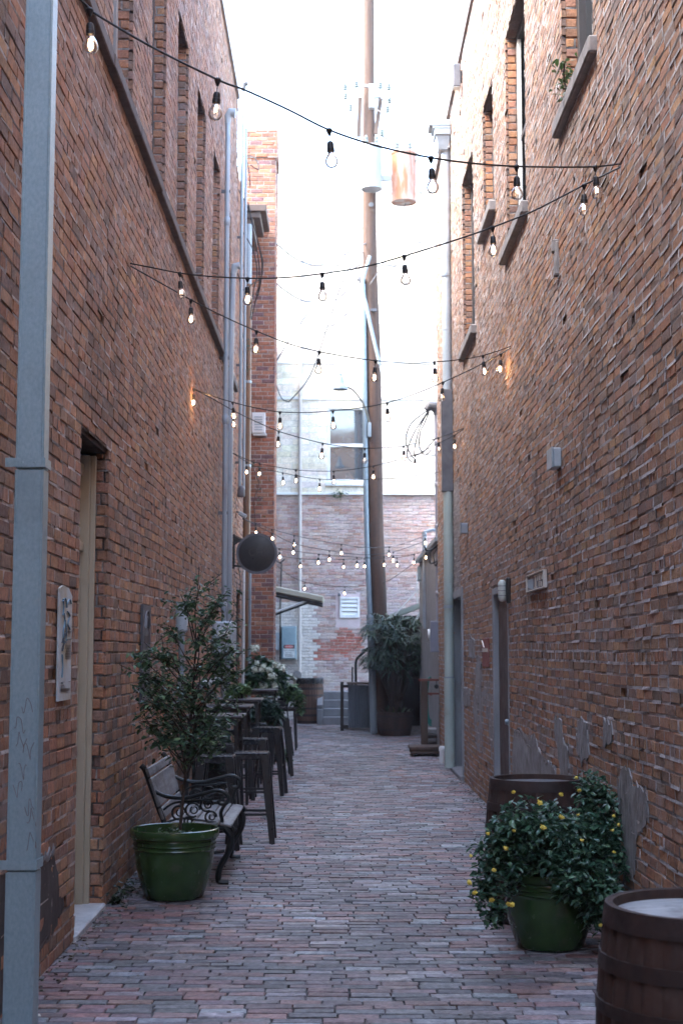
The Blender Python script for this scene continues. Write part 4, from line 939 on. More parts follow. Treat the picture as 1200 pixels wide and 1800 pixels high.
# =============================================================== UTILITY POLE
YP = 29.0
cp = [(668, 1288), (666, 1080), (661, 960), (659, 900), (656, 640), (651, 500), (649, 390), (648, 130), (648, -120)]
rr = [.165, .16, .165, .163, .155, .15, .145, .12, .11]
base = P(668, 1288, YP)
t = empt('utility_pole', 'brown wooden utility pole with transformers, crossarms and a street lamp', 'utility pole', (base.x, YP, 0))
pts = [P(a, b, YP) for a, b in cp]; pts[0].z = -.05
ff = spline(pts, 4); m = MB(); m.tube(ff, [np.interp(i, [4*k for k in range(len(rr))], rr) for i in range(len(ff))], 20); m.build('pole', M['pole_wood'], t, True)
cq = [(656.5, 1285), (654, 1180), (650, 1080), (645, 960), (643, 870), (640, 640), (638, 500)]
pts = [P(a, b, YP-.12) for a, b in cq]; pts[0].z = 0
m = MB(); m.tube(spline(pts, 4), .052, 12); m.build('riser_pipe', M['galv'], t, True)
m = MB(); m.tube([P(650, 1080, YP-.12), P(653, 1150, YP-.12), P(657, 1288, YP-.12)], .075, 12); m.build('riser_guard', M['conduit'], t, True)
m = MB(); q = P(637, 500, YP-.12); m.tube([q, q+Vector((-.02, 0, .1)), q+Vector((-.1, 0, .13))], [.06, .07, .05], 10); m.build('riser_cap', M['grey_dark'], t, True)
def transformer(px, py0, py1, r, mat, Y):
    c = P(px, (py0+py1)/2, Y); z0, z1 = P(px, py1, Y).z, P(px, py0, Y).z
    m = MB(); m.lathe([(0, z0+.02), (r*.96, z0+.02), (r, z0), (r, z1-.08), (r*1.05, z1-.07), (r*1.05, z1-.03), (r*.9, z1), (0, z1+.05)], 32, (c.x, Y, 0)); o = m.build('transformer', M[mat], t, True)
    m = MB()
    for dx in (-r*.5, r*.5): m.lathe([(.03, 0), (.05, .04), (.03, .07), (.05, .11), (.03, .14), (.045, .18), (.02, .22), (0, .25)], 10, (c.x+dx, Y, z1-.0))
    m.build('insulator', M['porcelain'], o, True)
    m = MB(); m.bar((c.x, Y, (z0+z1)/2), (P(649, 300, YP).x, YP, (z0+z1)/2), .1, .1); m.build('bracket', M['conduit'], o)
    return c, z0, z1
transformer(652.5, 257, 333, .215, 'transformer', YP-.42)
transformer(709, 268, 356, .262, 'transformer_rust', YP-.1)
m = MB()
a, b = P(603, 150, YP-.2), P(686, 152, YP-.2); m.bar(a, b, .05, .05)
a, b = P(615, 170, YP+.2), P(684, 172, YP-.25); m.bar(a, b, .05, .05)
m.build('crossarm', M['conduit'], t)
for a, b in (((633, 172), (630, 240)), ((669, 172), (660, 236))): m = MB(); m.bar(P(*a, YP-.15), P(*b, YP-.12), .09, .06); m.build('brace', M['old_wood'], t)
for a in ((606, 152), (626, 147), (668, 149), (683, 152), (684, 175), (681, 191), (616, 188), (671, 232), (607, 168)):
    c = P(*a, YP-.2); m = MB(); m.lathe([(.02, -.09), (.05, -.07), (.03, -.045), (.05, -.02), (.03, .0), (.045, .03), (.02, .06)], 10, tuple(c)); m.build('insulator', M['porcelain'], t, True)
m = MB(); a, b = P(648, 192, YP-.2), P(655, 150, YP-.2); m.bb(a.x, b.x+.03, YP-.3, YP-.16, a.z, b.z); m.build('cutout_box', M['transformer'], t, bevel=.01)
a = P(652, 360, YP-.19); m = MB(); m.lathe([(.05, -.03), (.05, .0), (0, .01)], 10, tuple(a), 'Y'); m.build('bolt', M['grey_dark'], t)
m = MB(); a = P(656, 545, YP-.2); m.box(tuple(a), (.14, .06, .05)); m.build('clamp', M['grey_dark'], t)
# street lamp arm on the pole
pts = [P(a, b, YP-.2) for a, b in ((649, 765), (649, 745), (641, 715), (630, 697), (618, 684), (606, 680))]
m = MB(); m.tube(spline(pts, 5), .02, 8); arm = m.build('lamp_arm', M['arm_metal'], t, True)
m = MB(); a, b = P(646, 768, YP-.2), P(652, 743, YP-.2); m.bb(a.x, b.x, YP-.24, YP-.15, a.z, b.z); m.build('arm_bracket', M['lamp_enamel'], t, bevel=.008)
c = P(598, 684, YP-.2); m = MB()
m.lathe([(.0, .36), (.035, .35), (.035, .30), (.06, .27), (.075, .14), (.09, .12), (.15, .06), (.155, .02), (.145, .02), (.08, .10), (0, .11)], 26, tuple(c-Vector((0, 0, .03)))); m.build('lamp_shade', M['lamp_enamel'], t, True)
place(t)
for o_ in t.children:
    pass
# overhead wires
def wire(lab, segs, r=.011, mat='rubber'):
    p0 = P(*segs[0][0]); t = empt('overhead_wire', lab, 'wire', tuple(p0), 'wires around the utility pole')
    m = MB(); r *= 1.3; mat = 'grey_dark' if mat == 'conduit' else mat
    for s_ in segs:
        m = MB(); m.tube(spline([P(*q) for q in s_], 6), r, 5); m.build('cable', M[mat], t, True)
    return place(t)
wire('black wires fanning left from the pole to the chimney pier', [[(648, 425, 29), (600, 450, 28), (560, 466, 27), (520, 455, 26), (482, 425, 24.9)], [(640, 440, 29), (590, 500, 28), (545, 530, 27), (500, 510, 26), (470, 480, 24.9)]], mat='conduit')
wire('slack pale wires curving down left from the pole toward the far wall', [[(633, 470, 29), (600, 520, 29.5), (556, 535, 31), (520, 580, 33), (484, 638, 34.8)], [(640, 460, 29), (605, 490, 30), (580, 560, 31), (545, 660, 33), (508, 706, 34.8)], [(508, 706, 34.8), (495, 700, 34.8), (484, 672, 34.8)]], .012, 'conduit')
wire('thick pale cable looping down beside the upper pole', [[(650, 450, 28.7), (637, 500, 28.7), (645, 545, 28.6), (655, 590, 28.6), (667, 640, 28.6)]], .03, 'lamp_enamel')
wire('thin pale wire running from the pole down to the right service mast', [[(667, 640, 28.7), (683, 710, 27), (710, 760, 25.5), (745, 795, 24), (765, 800, 23.5)]], .01, 'lamp_enamel')
wire('parallel wires reaching right from the pole across the white wall', [[(668, 412, 29), (700, 420, 29), (770, 432, 29)], [(668, 435, 29), (700, 446, 29), (770, 460, 29)], [(668, 462, 29), (705, 472, 29), (770, 487, 29)], [(668, 485, 29), (700, 495, 29), (770, 512, 29)]], .009, 'conduit')
wire('thin wires dropping from the rusty transformer', [[(712, 358, 28.9), (700, 400, 28.8), (675, 460, 28.8), (650, 500, 28.8)], [(738, 330, 28.9), (742, 380, 28.9), (735, 430, 28.9), (690, 470, 28.9)]], .008, 'conduit')
wire('long sagging wires crossing the white wall left of the pole', [[(640, 395, 29), (590, 470, 29.5), (540, 490, 31), (484, 455, 34.8)], [(636, 505, 28.8), (600, 560, 30), (560, 575, 32), (484, 560, 34.8)], [(484, 590, 34.8), (540, 600, 33), (600, 560, 30), (640, 520, 28.9)]], .009, 'conduit')
wire('thin wires fanning right from the pole top across the sky', [[(658, 190, 28.8), (700, 215, 28), (768, 250, 27)], [(684, 175, 28.8), (720, 190, 28), (775, 205, 27)]], .008, 'conduit')
wire('high wire leaving the pole above the transformers', [[(663, 235, 28.8), (690, 250, 28.8), (735, 272, 28.8), (729, 285, 28.8)], [(683, 0, 29), (682, 90, 29), (684, 150, 28.8)]], .012, 'conduit')
# =============================================================== ON THE GROUND
def barrel(label, x, y, R_, H_, headmat, rot=0, head_in=.03):
    t = thing('barrel', label, 'barrel', (x, y, 0), rot)
    belly = R_*1.13; n = 90
    prof = []
    for i in range(15):
        k = i/14; prof.append((R_+(belly-R_)*math.sin(math.pi*k)**.9, H_*k))
    prof2 = prof + [(R_-.022, H_), (R_-.024, H_-head_in)]
    m = MB(); m.lathe(prof2, n, rmod=lambda k, i: .972 if (k % 3 == 0 and i < 14) else 1); m.f = m.f[:-1]; m.mi = m.mi[:-1]
    m.build('staves', M['barrel_brown' if y > 20 else 'barrel'], t, True)
    for k0, k1 in ((.0, .075), (.17, .225), (.33, .375), (.625, .67), (.775, .83), (.925, 1.0)):
        m = MB(); pr = []
        for k in (k0, (k0+k1)/2, k1): pr.append((R_+(belly-R_)*math.sin(math.pi*k)**.9+.0035, H_*k+.001))
        pin = [(r-.008, z) for r, z in reversed(pr)]
        m.lathe(pr+pin, 72); m.f = m.f[:-2]; m.mi = m.mi[:-2]
        n_ = 72; b_ = 0
        m.build('hoop', M['barrel_hoop'], t, True)
    m = MB(); m.lathe([(0, H_-head_in-.02), (R_-.02, H_-head_in-.02), (R_-.02, H_-head_in), (0, H_-head_in)], 48); m.build('head', M[headmat], t)
    return t
barrel('dark barrel with a pale worn top, nearest the camera at bottom right', 1.15, 4.57, .30, .86, 'barrel_top_white', .3)
barrel('dark barrel standing behind the yellow flowering shrub on the right', 1.255, 9.05, .29, .86, 'barrel_top', .9)
t = barrel('brown barrel used as a bin with a black bag, against the far wall', G(546, 1268).x, 33.0, .285, 1.0, 'barrel_top', .2)
random.seed(31)
m = MB(); prof = [(.20, .95), (.25, 1.0), (.275, 1.04), (.297, 1.03), (.305, .99), (.303, .93), (.306, .91)]
m.lathe(prof, 60, rmod=lambda k, i: 1+.05*math.sin(k*1.7+i)+.04*math.sin(k*.6+i*2)); m.f = m.f[:-2]; m.mi = m.mi[:-2]; m.build('bin_bag', M['rubber'], t, True)
def pot(label, x, y, R_, H_, rb):
    t = thing('flower_pot', label, 'flower pot', (x, y, 0))
    s = H_/.45
    prof = [(0, .002), (rb*.96, .002), (rb, .012), (rb*1.10, .07*s), (rb*1.22, .15*s), (rb*1.32, .23*s), (R_*.885, .30*s), (R_*.90, .318*s), (R_*.925, .324*s), (R_*.905, .332*s), (R_*.91, .346*s), (R_*.935, .352*s), (R_*.915, .36*s),
            (R_*.92, .374*s), (R_*.94, .38*s), (R_*.93, .392*s), (R_*.985, .398*s), (R_, .404*s), (R_, .436*s), (R_*.99, H_), (R_*.95, H_+.004), (R_*.92, H_), (R_*.90, .40*s), (R_*.88, .36*s), (0, .36*s)]
    m = MB(); m.lathe(prof, 72); m.build('pot', M['green_glaze'], t, True)
    m = MB(); m.lathe([(0, .375*s), (R_*.895, .37*s)], 40, rmod=lambda k, i: 1); m.build('soil', M['soil'], t)
    return t
pot('shiny green glazed pot beside the cream door holding a thin tree', -1.10, 9.83, .302, .455, .20)
pot('green glazed pot in the shadow of the yellow flowering shrub', 1.20, 8.22, .275, .42, .19)
# ---- slender tree in the left pot
def bush_leaves(t, name, blobs, n, size, pal, seed, mat='leaf', shell=.55, **kw):
    random.seed(seed); m = MB(); L_ = []
    tot = sum(b[3]*b[4]*b[5] for b in blobs)
    for (x, y, z, a, b, c) in blobs:
        for k in range(int(n*a*b*c/tot)):
            d = Vector((random.gauss(0, 1), random.gauss(0, 1), random.gauss(0, 1))).normalized()*(shell+(1-shell)*random.random())*random.uniform(.9, 1.08)
            L_.append(Vector((x+d.x*a, y+d.y*b, z+d.z*c)))
    leaves(m, L_, size, pal, **kw); return m.build(name, M[mat], t)
random.seed(77)
T0 = Vector((-1.07, 9.83, .36))
t = thing('potted_tree', 'slender small leaved tree growing from the shiny green pot', 'tree', tuple(T0))
def W(px, py, Y=9.83): return P(px, py, Y)-T0
trunk = [Vector((0, 0, 0)), W(322, 1400), W(330, 1330), W(336, 1270), W(340, 1200), W(345, 1130)]
m = MB(); m.tube(spline(trunk, 4), [np.interp(i, [0, 20], [.012, .005]) for i in range(21)], 8)
tips = [(262, 1190), (250, 1160), (285, 1140), (300, 1100), (330, 1060), (318, 1045), (352, 1030), (372, 1065), (398, 1045), (405, 1100), (412, 1140), (388, 1120), (365, 1090), (300, 1150), (275, 1215), (268, 1240), (290, 1265), (312, 1240), (322, 1190), (350, 1170), (380, 1165), (400, 1190),
        (410, 1230), (395, 1265), (370, 1290), (345, 1300), (310, 1290), (285, 1290), (330, 1225), (355, 1240), (375, 1215), (300, 1200), (255, 1260), (248, 1215), (250, 1185), (262, 1225), (270, 1290), (255, 1150), (412, 1180), (345, 1120), (396, 1150), (335, 1320), (380, 1310), (320, 1270), (360, 1265)]
L_ = []
for i, (px, py) in enumerate(tips):
    yy = 9.83+random.uniform(-.28, .28)
    tip = P(px, py, yy)-T0
    st_ = spline(trunk, 4); cand = [q for q in st_ if q.z < tip.z-.05 and q.z > .25] or [st_[6]]
    b0 = min(cand, key=lambda q: abs((tip.z-q.z)-.30))
    mid = b0.lerp(tip, .5)+Vector((random.uniform(-.05, .05), random.uniform(-.05, .05), random.uniform(-.0, .07)))
    br = spline([b0, mid, tip], 6); m.tube(br, [.005-.0002*k for k in range(len(br))], 5)
    dens = 56 if 1120 < py < 1300 else 36
    for k in range(dens):
        q = br[min(len(br)-1, int(len(br)*(.5+.5*random.random())))]
        L_.append(q+Vector((random.gauss(0, .05), random.gauss(0, .05), random.gauss(0, .04))))
    for k in range(3):
        e = tip+Vector((random.gauss(0, .07), random.gauss(0, .07), random.gauss(0.0, .06))); m.tube([br[-4], br[-4].lerp(e, .5)+Vector((0, 0, .01)), e], .0022, 4)
        for j_ in range(12): L_.append(br[-4].lerp(e, random.random())+Vector((random.gauss(0, .012), random.gauss(0, .012), random.gauss(0, .012))))
m.build('trunk', M['bark'], t, True)
m = MB(); leaves(m, L_, .048, [(.05, .10, .045), (.075, .145, .06), (.035, .075, .038), (.065, .125, .07), (.13, .20, .09)], droop=.1); m.build('foliage', M['leaf'], t)
m = MB(); leaves(m, [Vector((random.gauss(0, .06), random.gauss(-.03, .05), random.uniform(.02, .09))) for _ in range(110)], .045, [(.05, .11, .05), (.08, .15, .07)], droop=-.4); m.build('undergrowth', M['leaf'], t)
# ---- yellow flowering shrub, right
B0 = Vector((1.20, 8.22, .40))
t = thing('flowering_shrub', 'bushy green shrub with small yellow flowers spilling over its pot', 'shrub', tuple(B0))
def bl(px, py, rpx, Y, k=1.0, kz=1.0):
    c = P(px, py, Y)-B0; r = rpx/F*Y; return (c.x, c.y, c.z, r, r*k, r*kz)
blobs = [bl(985, 1490, 62, 8.15), bl(930, 1478, 55, 8.05), bl(1030, 1480, 60, 8.25), bl(1052, 1420, 40, 8.35), bl(1040, 1385, 32, 8.4), bl(890, 1465, 38, 8.0), bl(868, 1500, 36, 7.95), bl(852, 1540, 27, 7.9, kz=1.3), bl(862, 1590, 26, 7.9, kz=1.3),
         bl(885, 1540, 34, 7.95), bl(1060, 1500, 36, 8.2), bl(1045, 1555, 44, 8.0), bl(1075, 1450, 24, 8.3), bl(900, 1425, 20, 8.1), bl(960, 1430, 30, 8.3), bl(1010, 1530, 40, 7.98), bl(1050, 1600, 32, 7.95, kz=1.2), bl(872, 1610, 18, 7.9, kz=1.5), bl(925, 1405, 13, 8.15), bl(1010, 1555, 34, 7.9), bl(1060, 1580, 36, 7.9), bl(1085, 1520, 24, 8.1), bl(960, 1520, 26, 7.93), bl(845, 1570, 20, 7.88)]
bush_leaves(t, 'foliage', blobs, 10500, .044, [(.05, .12, .07), (.07, .155, .085), (.035, .085, .052), (.10, .19, .105), (.055, .125, .08)], 41, droop=.15, narrow=.5, shell=.45)
random.seed(42); m = MB()
for b in blobs: m.tube(spline([Vector((0, 0, -.06)), Vector((b[0]*.5, b[1]*.5, b[2]*.5+.06)), Vector(b[:3])], 5), .006, 5)
m.build('stem', M['bark'], t, True)
fl = [(902, 1393), (1012, 1368), (1018, 1390), (985, 1397), (948, 1412), (857, 1466), (888, 1492), (985, 1437), (1015, 1433), (1078, 1435), (1086, 1450), (1076, 1460), (1078, 1498), (827, 1505), (867, 1530), (824, 1552), (834, 1570), (864, 1583), (893, 1590), (1055, 1627), (953, 1455), (1022, 1478), (903, 1461), (899, 1591)]
me = None
for i, (px, py) in enumerate(fl):
    c = P(px, py, 7.78 if px < 900 else (7.85 if py > 1450 else 8.05))-B0
    if me is None:
        m = MB()
        for k in range(26):
            d = Vector((random.gauss(0, 1), random.gauss(0, 1), random.gauss(.3, 1))).normalized()
            leaves(m, [d*.006], .018, [(1, 1, 1)], droop=-.3, narrow=1.0)
        m.lathe([(0, -.012), (.012, -.006), (.016, .003), (.01, .012), (0, .016)], 8)
        o_ = m.build('flower', M['yellow'], t); me = o_
    else:
        o_ = me.copy(); COL.objects.link(o_)
    o_.parent = t; o_.location = c; o_.scale = [random.uniform(.55, .95)]*3; o_.rotation_euler = (random.uniform(-.6, .6), random.uniform(-.6, .6), random.uniform(0, 6))
sprig('wall_weed', 'low weed at the foot of the right wall behind the flowering shrub', 'plant', [Vector((XR-.06, 9.5, .02)), Vector((XR-.06, 9.9, .03))], 60, .03, .04, GREEN, seed=12)
# ---- bench
t = thing('park_bench', 'park bench with black iron ends and weathered grey slats against the left wall', 'bench', (-1.05, 10.95, 0))
def B(x, y, z): return Vector((x+1.05, y-10.95, z))
y0, y1 = 10.35, 11.6
def slat(name, x0, z0, x1, z1, th=.02, ya=y0-.03, yb=y1+.03):
    m = MB(); a = B(x0, (ya+yb)/2, z0); b = B(x1, (ya+yb)/2, z1); m.bar(a, b, yb-ya, th); m.build(name, M['bench_wood'], t, bevel=.005)
for k in range(5):
    xx = -1.22+k*.096; slat('seat_slat', xx, .425-.012*math.sin(k/4*math.pi), xx+.086, .425-.012*math.sin((k+1)/4*math.pi) if k < 4 else .405)
slat('back_slat', -1.362, .815, -1.343, .755, .022); slat('back_slat', -1.338, .745, -1.272, .545, .02); slat('back_slat', -1.268, .53, -1.24, .455, .02)
def arc(cx, cz, r, a0, a1, n=14): return [(cx+r*math.cos(math.radians(a0+(a1-a0)*i/n)), cz+r*math.sin(math.radians(a0+(a1-a0)*i/n))) for i in range(n+1)]
for yy in (y0, y1):
    m = MB()
    def tb(pts, r=.014, sm=4): m.tube(spline([B(a, yy, b) for a, b in pts], sm), r, 8)
    m_pts = [(-1.405, .835), (-1.375, .80), (-1.33, .68), (-1.27, .52), (-1.235, .42), (-1.24, .25), (-1.28, .10), (-1.36, .012)]
    m.tube(spline([B(a, yy, b) for a, b in m_pts], 5), .02, 8)
    m.tube(spline([B(a, yy, b) for a, b in [(-1.235, .40), (-1.0, .385), (-.80, .395), (-.755, .40), (-.74, .37)]], 4), .018, 8)
    m.tube(spline([B(a, yy, b) for a, b in [(-.80, .39), (-.755, .33), (-.775, .22), (-.83, .12), (-.845, .03), (-.82, .012), (-.77, .01)]], 5), [.026]*10+[.022]*10+[.02]*11, 8)
    tb([(-1.23, .22), (-1.1, .2), (-.95, .21), (-.80, .23)], .011)
    tb([(-1.325, .66), (-1.22, .615), (-1.08, .605), (-.95, .635), (-.86, .655), (-.80, .64), (-.775, .60), (-.795, .565), (-.835, .565), (-.85, .59)], .015)
    tb([(-.80, .56), (-.83, .50), (-.82, .44), (-.84, .40)], .013)
    for (cx, cz, r_) in ((-.93, .555, .045), (-1.03, .52, .05), (-1.13, .50, .048), (-.90, .47, .04), (-1.06, .44, .03)):
        m.tube([B(a, yy, b) for a, b in arc(cx, cz, r_, 0, 300)], .008, 6); m.tube([B(a, yy, b) for a, b in arc(cx+.008, cz, r_*.5, 120, 420)], .006, 6)
    tb([(-1.24, .52), (-1.16, .57), (-1.0, .585), (-.88, .6)], .008); tb([(-1.22, .43), (-1.12, .46), (-1.0, .45), (-.86, .43)], .008)
    m.build('bench_end', M['iron'], t, True)
m = MB(); m.bar(B(-1.0, y0, .24), B(-1.0, y1, .24), .015, .015); m.build('tie_rod', M['iron'], t)
# ---- metal stools
def stool(label, x, y, H_=.775, rz=0.):
    t = thing('bar_stool', label, 'bar stool', (x, y, 0), rz, 'black metal bar stools by the tables')
    m = MB(); w_ = .15
    m.box((0, 0, H_-.006), (w_*2, w_*2, .010)); m.build('seat', M['steel_seat'], t, bevel=.004)
    m = MB()
    for sx, sy, dx, dy in ((0, 1, w_, .006), (0, -1, w_, .006), (1, 0, .006, w_), (-1, 0, .006, w_)):
        m.box((sx*(w_-.008), sy*(w_-.008), H_-.036), (dx*2-.002*(dx > .1)-.02*(sx == 0)*0, dy*2, .048))
    m.build('apron', M['steel_seat'], t, bevel=.004)
    for sx in (-1, 1):
        for sy in (-1, 1):
            m = MB(); m.bar((sx*.118, sy*.118, H_-.02), (sx*.192, sy*.192, .0), .074, .064, .046, .04); m.build('leg', M['black'], t, bevel=.005)
    for z, k in ((.25, .168), (.33, .160)):
        for q in (0, 1):
            m = MB()
            for s_ in (-1, 1):
                if q: m.bar((s_*k, -k, z), (s_*k, k, z), .012, .02)
                else: m.bar((-k, s_*k, z+.0), (k, s_*k, z), .012, .02)
            if (z < .3) == (q == 0): m.build('stretcher', M['black'], t, bevel=.002)
    return t
S = [('bar stool with the clearest whole seat, nearest the walkway behind the bench', -.745, 12.62), ('bar stool directly behind the nearest walkway stool', -.865, 14.6),
     ('bar stool standing farthest out beside the second table', -.80, 16.72), ('bar stool against the wall side, behind the bench', -1.13, 13.75),
     ('bar stool half hidden right behind the bench armrest', -1.02, 11.98+.25), ('bar stool near the wall behind the potted tree leaves', -1.12, 16.2), ('bar stool tucked between the second and third tables', -1.02, 17.7)]
s0 = stool(S[0][0], S[0][1], S[0][2])
for k, (lab, x, y) in enumerate(S[1:]): dup(s0, (x, y, 0), random.uniform(-.12, .12), lab)
dup(s0, (P(487, 1250, 19.3).x, 19.3, 0), .1, 'bar stool farthest along beside the third table')
# ---- bar tables
def table(label, x, y, H_, w_, d_, name='bar_table', grp='bar tables along the left wall'):
    t = thing(name, label, 'table', (x, y, 0), 0, grp)
    m = MB(); m.box((0, 0, H_-.012), (w_, d_, .026)); m.build('tabletop', M['table_top'], t, bevel=.006)
    m = MB(); m.box((0, 0, H_-.05), (w_-.1, d_-.1, .04)); m.build('apron', M['black'], t)
    for sx in (-1, 1):
        for sy in (-1, 1):
            m = MB(); m.bar((sx*(w_/2-.06), sy*(d_/2-.06), H_-.03), (sx*(w_/2-.03), sy*(d_/2-.03), 0), .04, .04, .03, .03); m.build('leg', M['black'], t, bevel=.003)
    return t
for lab, px, py, Yn, H_ in (('first bar table along the left wall, mostly hidden by the potted tree', 425, 1254, 13.6, 1.04), ('second bar table along the left wall, just behind the first', 440, 1240, 15.5, 1.06), ('third bar table, with pale green leaves behind it', 459, 1229, 17.4, 1.07), ('fourth bar table, farthest and closest to the white hydrangeas', 486, 1214, 21.0, 1.09)):
    c = P(px, py, Yn); x1 = c.x; table(lab, (x1+XL+.05)/2, Yn+.35, H_, x1-XL-.05, .7)
c = P(518, 1240, 24.0)
tt = table('low dark cafe table at the end of the row, beside the chimney pier', c.x-.2, 24.3, .72, .5, .6, 'cafe_table', None)
def chair(label, x, y, rz):
    t = thing('cafe_chair', label, 'chair', (x, y, 0), rz, 'dark cafe chairs at the end of the row')
    m = MB(); m.box((0, 0, .45), (.36, .36, .02)); m.build('seat', M['steel_seat'], t, bevel=.005)
    m = MB(); m.tube(spline([(-.17, .17, .45), (-.17, .21, .7), (-.1, .22, .84), (.1, .22, .84), (.17, .21, .7), (.17, .17, .45)], 5), .012, 6); m.bb(-.04, .04, .205, .215, .46, .83); m.build('backrest', M['black'], t, True)
    for sx in (-1, 1):
        for sy in (-1, 1): m = MB(); m.bar((sx*.15, sy*.15, .44), (sx*.2, sy*.2, 0), .04, .03, .025, .02); m.build('leg', M['black'], t)
    return t
ch = chair('dark cafe chair on the near side of the low table', c.x-.22, 22.9, .2); dup(ch, (c.x-.62, 23.6, 0), 1.5, 'dark cafe chair between the low table and the hydrangeas')
# ---- plants among the tables
def planter(label, x, y, z0, R_, H_, blobs, n, size, pal, seed, mat='black', flowers=None, fmat='white_petal', cat='potted plant', **kw):
    t = thing('potted_plant', label, cat, (x, y, z0))
    m = MB(); m.lathe([(0, 0), (R_*.75, 0), (R_, H_), (R_*.93, H_), (R_*.9, H_-.03), (0, H_-.03)], 24); m.build('pot', M[mat], t, True)
    bush_leaves(t, 'foliage', blobs, n, size, pal, seed, **kw)
    m = MB()
    for b in blobs: m.tube([(0, 0, H_-.03), (b[0]*.6, b[1]*.6, (b[2]+H_)/2), tuple(b[:3])], .006, 5)
    m.build('stem', M['bark'], t)
    me = None
    for c in (flowers or []):
        if me is None:
            m = MB()
            for k in range(50):
                d = Vector((random.gauss(0, 1), random.gauss(0, 1), random.gauss(.3, .9))).normalized(); leaves(m, [d*.045], .035, [(1, 1, 1)], droop=-.2, narrow=1)
            m.lathe([(0, -.04), (.04, -.02), (.05, .01), (.03, .04), (0, .05)], 9)
            me = m.build('flower', M[fmat], t); o_ = me
        else: o_ = me.copy(); COL.objects.link(o_); o_.parent = t
        o_.location = c; o_.scale = [random.uniform(.7, 1.2)]*3; o_.rotation_euler = (0, 0, random.uniform(0, 6))
    return t
def rel(px, py, Y, base, rpx, kz=1.): c = P(px, py, Y)-Vector(base); r = rpx/F*Y; return (c.x, c.y, c.z, r, r, r*kz)
b0 = (P(468, 1200, 22.6).x, 22.6, 0)
planter('bushy hydrangea with round white flowers in front of the chimney pier', *b0, .25, .55, [rel(465, 1180, 22.6, b0, 26), rel(450, 1188, 22.4, b0, 20), rel(485, 1190, 22.6, b0, 20), rel(452, 1162, 22.6, b0, 12, 1.3), rel(470, 1200, 22.4, b0, 24)], 1500, .12, [(.03, .075, .03), (.05, .11, .04), (.02, .05, .025)], 51,
        flowers=[Vector(P(a, b, 22.25)-Vector(b0)) for a, b in ((446, 1141), (451, 1139), (452, 1166), (463, 1172), (460, 1178), (473, 1178), (483, 1168), (489, 1171), (496, 1175), (449, 1178), (462, 1207), (470, 1208), (482, 1205), (478, 1190))])
b1 = (P(420, 1228, 17.75).x, 17.75, 1.07)
planter('small pale green leafy plant standing on the third bar table', *b1, .07, .09, [rel(420, 1212, 17.7, b1, 17, .7), rel(408, 1218, 17.7, b1, 10), rel(432, 1208, 17.7, b1, 9)], 420, .07, [(.12, .22, .06), (.16, .28, .09), (.07, .14, .04)], 52)
b2 = (P(462, 1262, 19.0).x, 19.0, 0)
planter('dark leafy plant in a tall pot between the bar tables', *b2, .18, .6, [rel(462, 1243, 19, b2, 24, .8), rel(448, 1252, 18.8, b2, 18), rel(478, 1250, 18.9, b2, 16), rel(485, 1262, 18.9, b2, 9)], 900, .11, [(.025, .06, .04), (.04, .085, .05), (.018, .045, .03)], 53)
b3 = (c.x-.2, 24.3, .72)
planter('trailing green plant on the low cafe table', *b3, .11, .14, [rel(508, 1215, 24.2, b3, 18, .8), rel(522, 1226, 24.1, b3, 12, 1.3), rel(498, 1210, 24.2, b3, 12), rel(527, 1245, 24.1, b3, 7, 1.4)], 650, .10, [(.06, .12, .04), (.1, .18, .06), (.03, .07, .03)], 54)
b4 = (G(520, 1283).x, 25.5, 0)
planter('small leafy plant on the paving beside the cafe table leg', b4[0], b4[1]-4, 0, .07, .08, [(0, 0, .13, .14, .1, .07), (.1, 0, .06, .08, .08, .06)], 90, .12, [(.05, .10, .04), (.03, .06, .03)], 55)
b5 = (P(352, 1270, 15.0).x, 15.0, 0)
planter('dark shrub in a black pot against the left wall behind the bench', -1.28, 14.6, 0, .18, .45, [(0, 0, .75, .2, .25, .25), (.05, -.2, .62, .18, .2, .18)], 500, .09, [(.02, .05, .03), (.035, .07, .04)], 56)
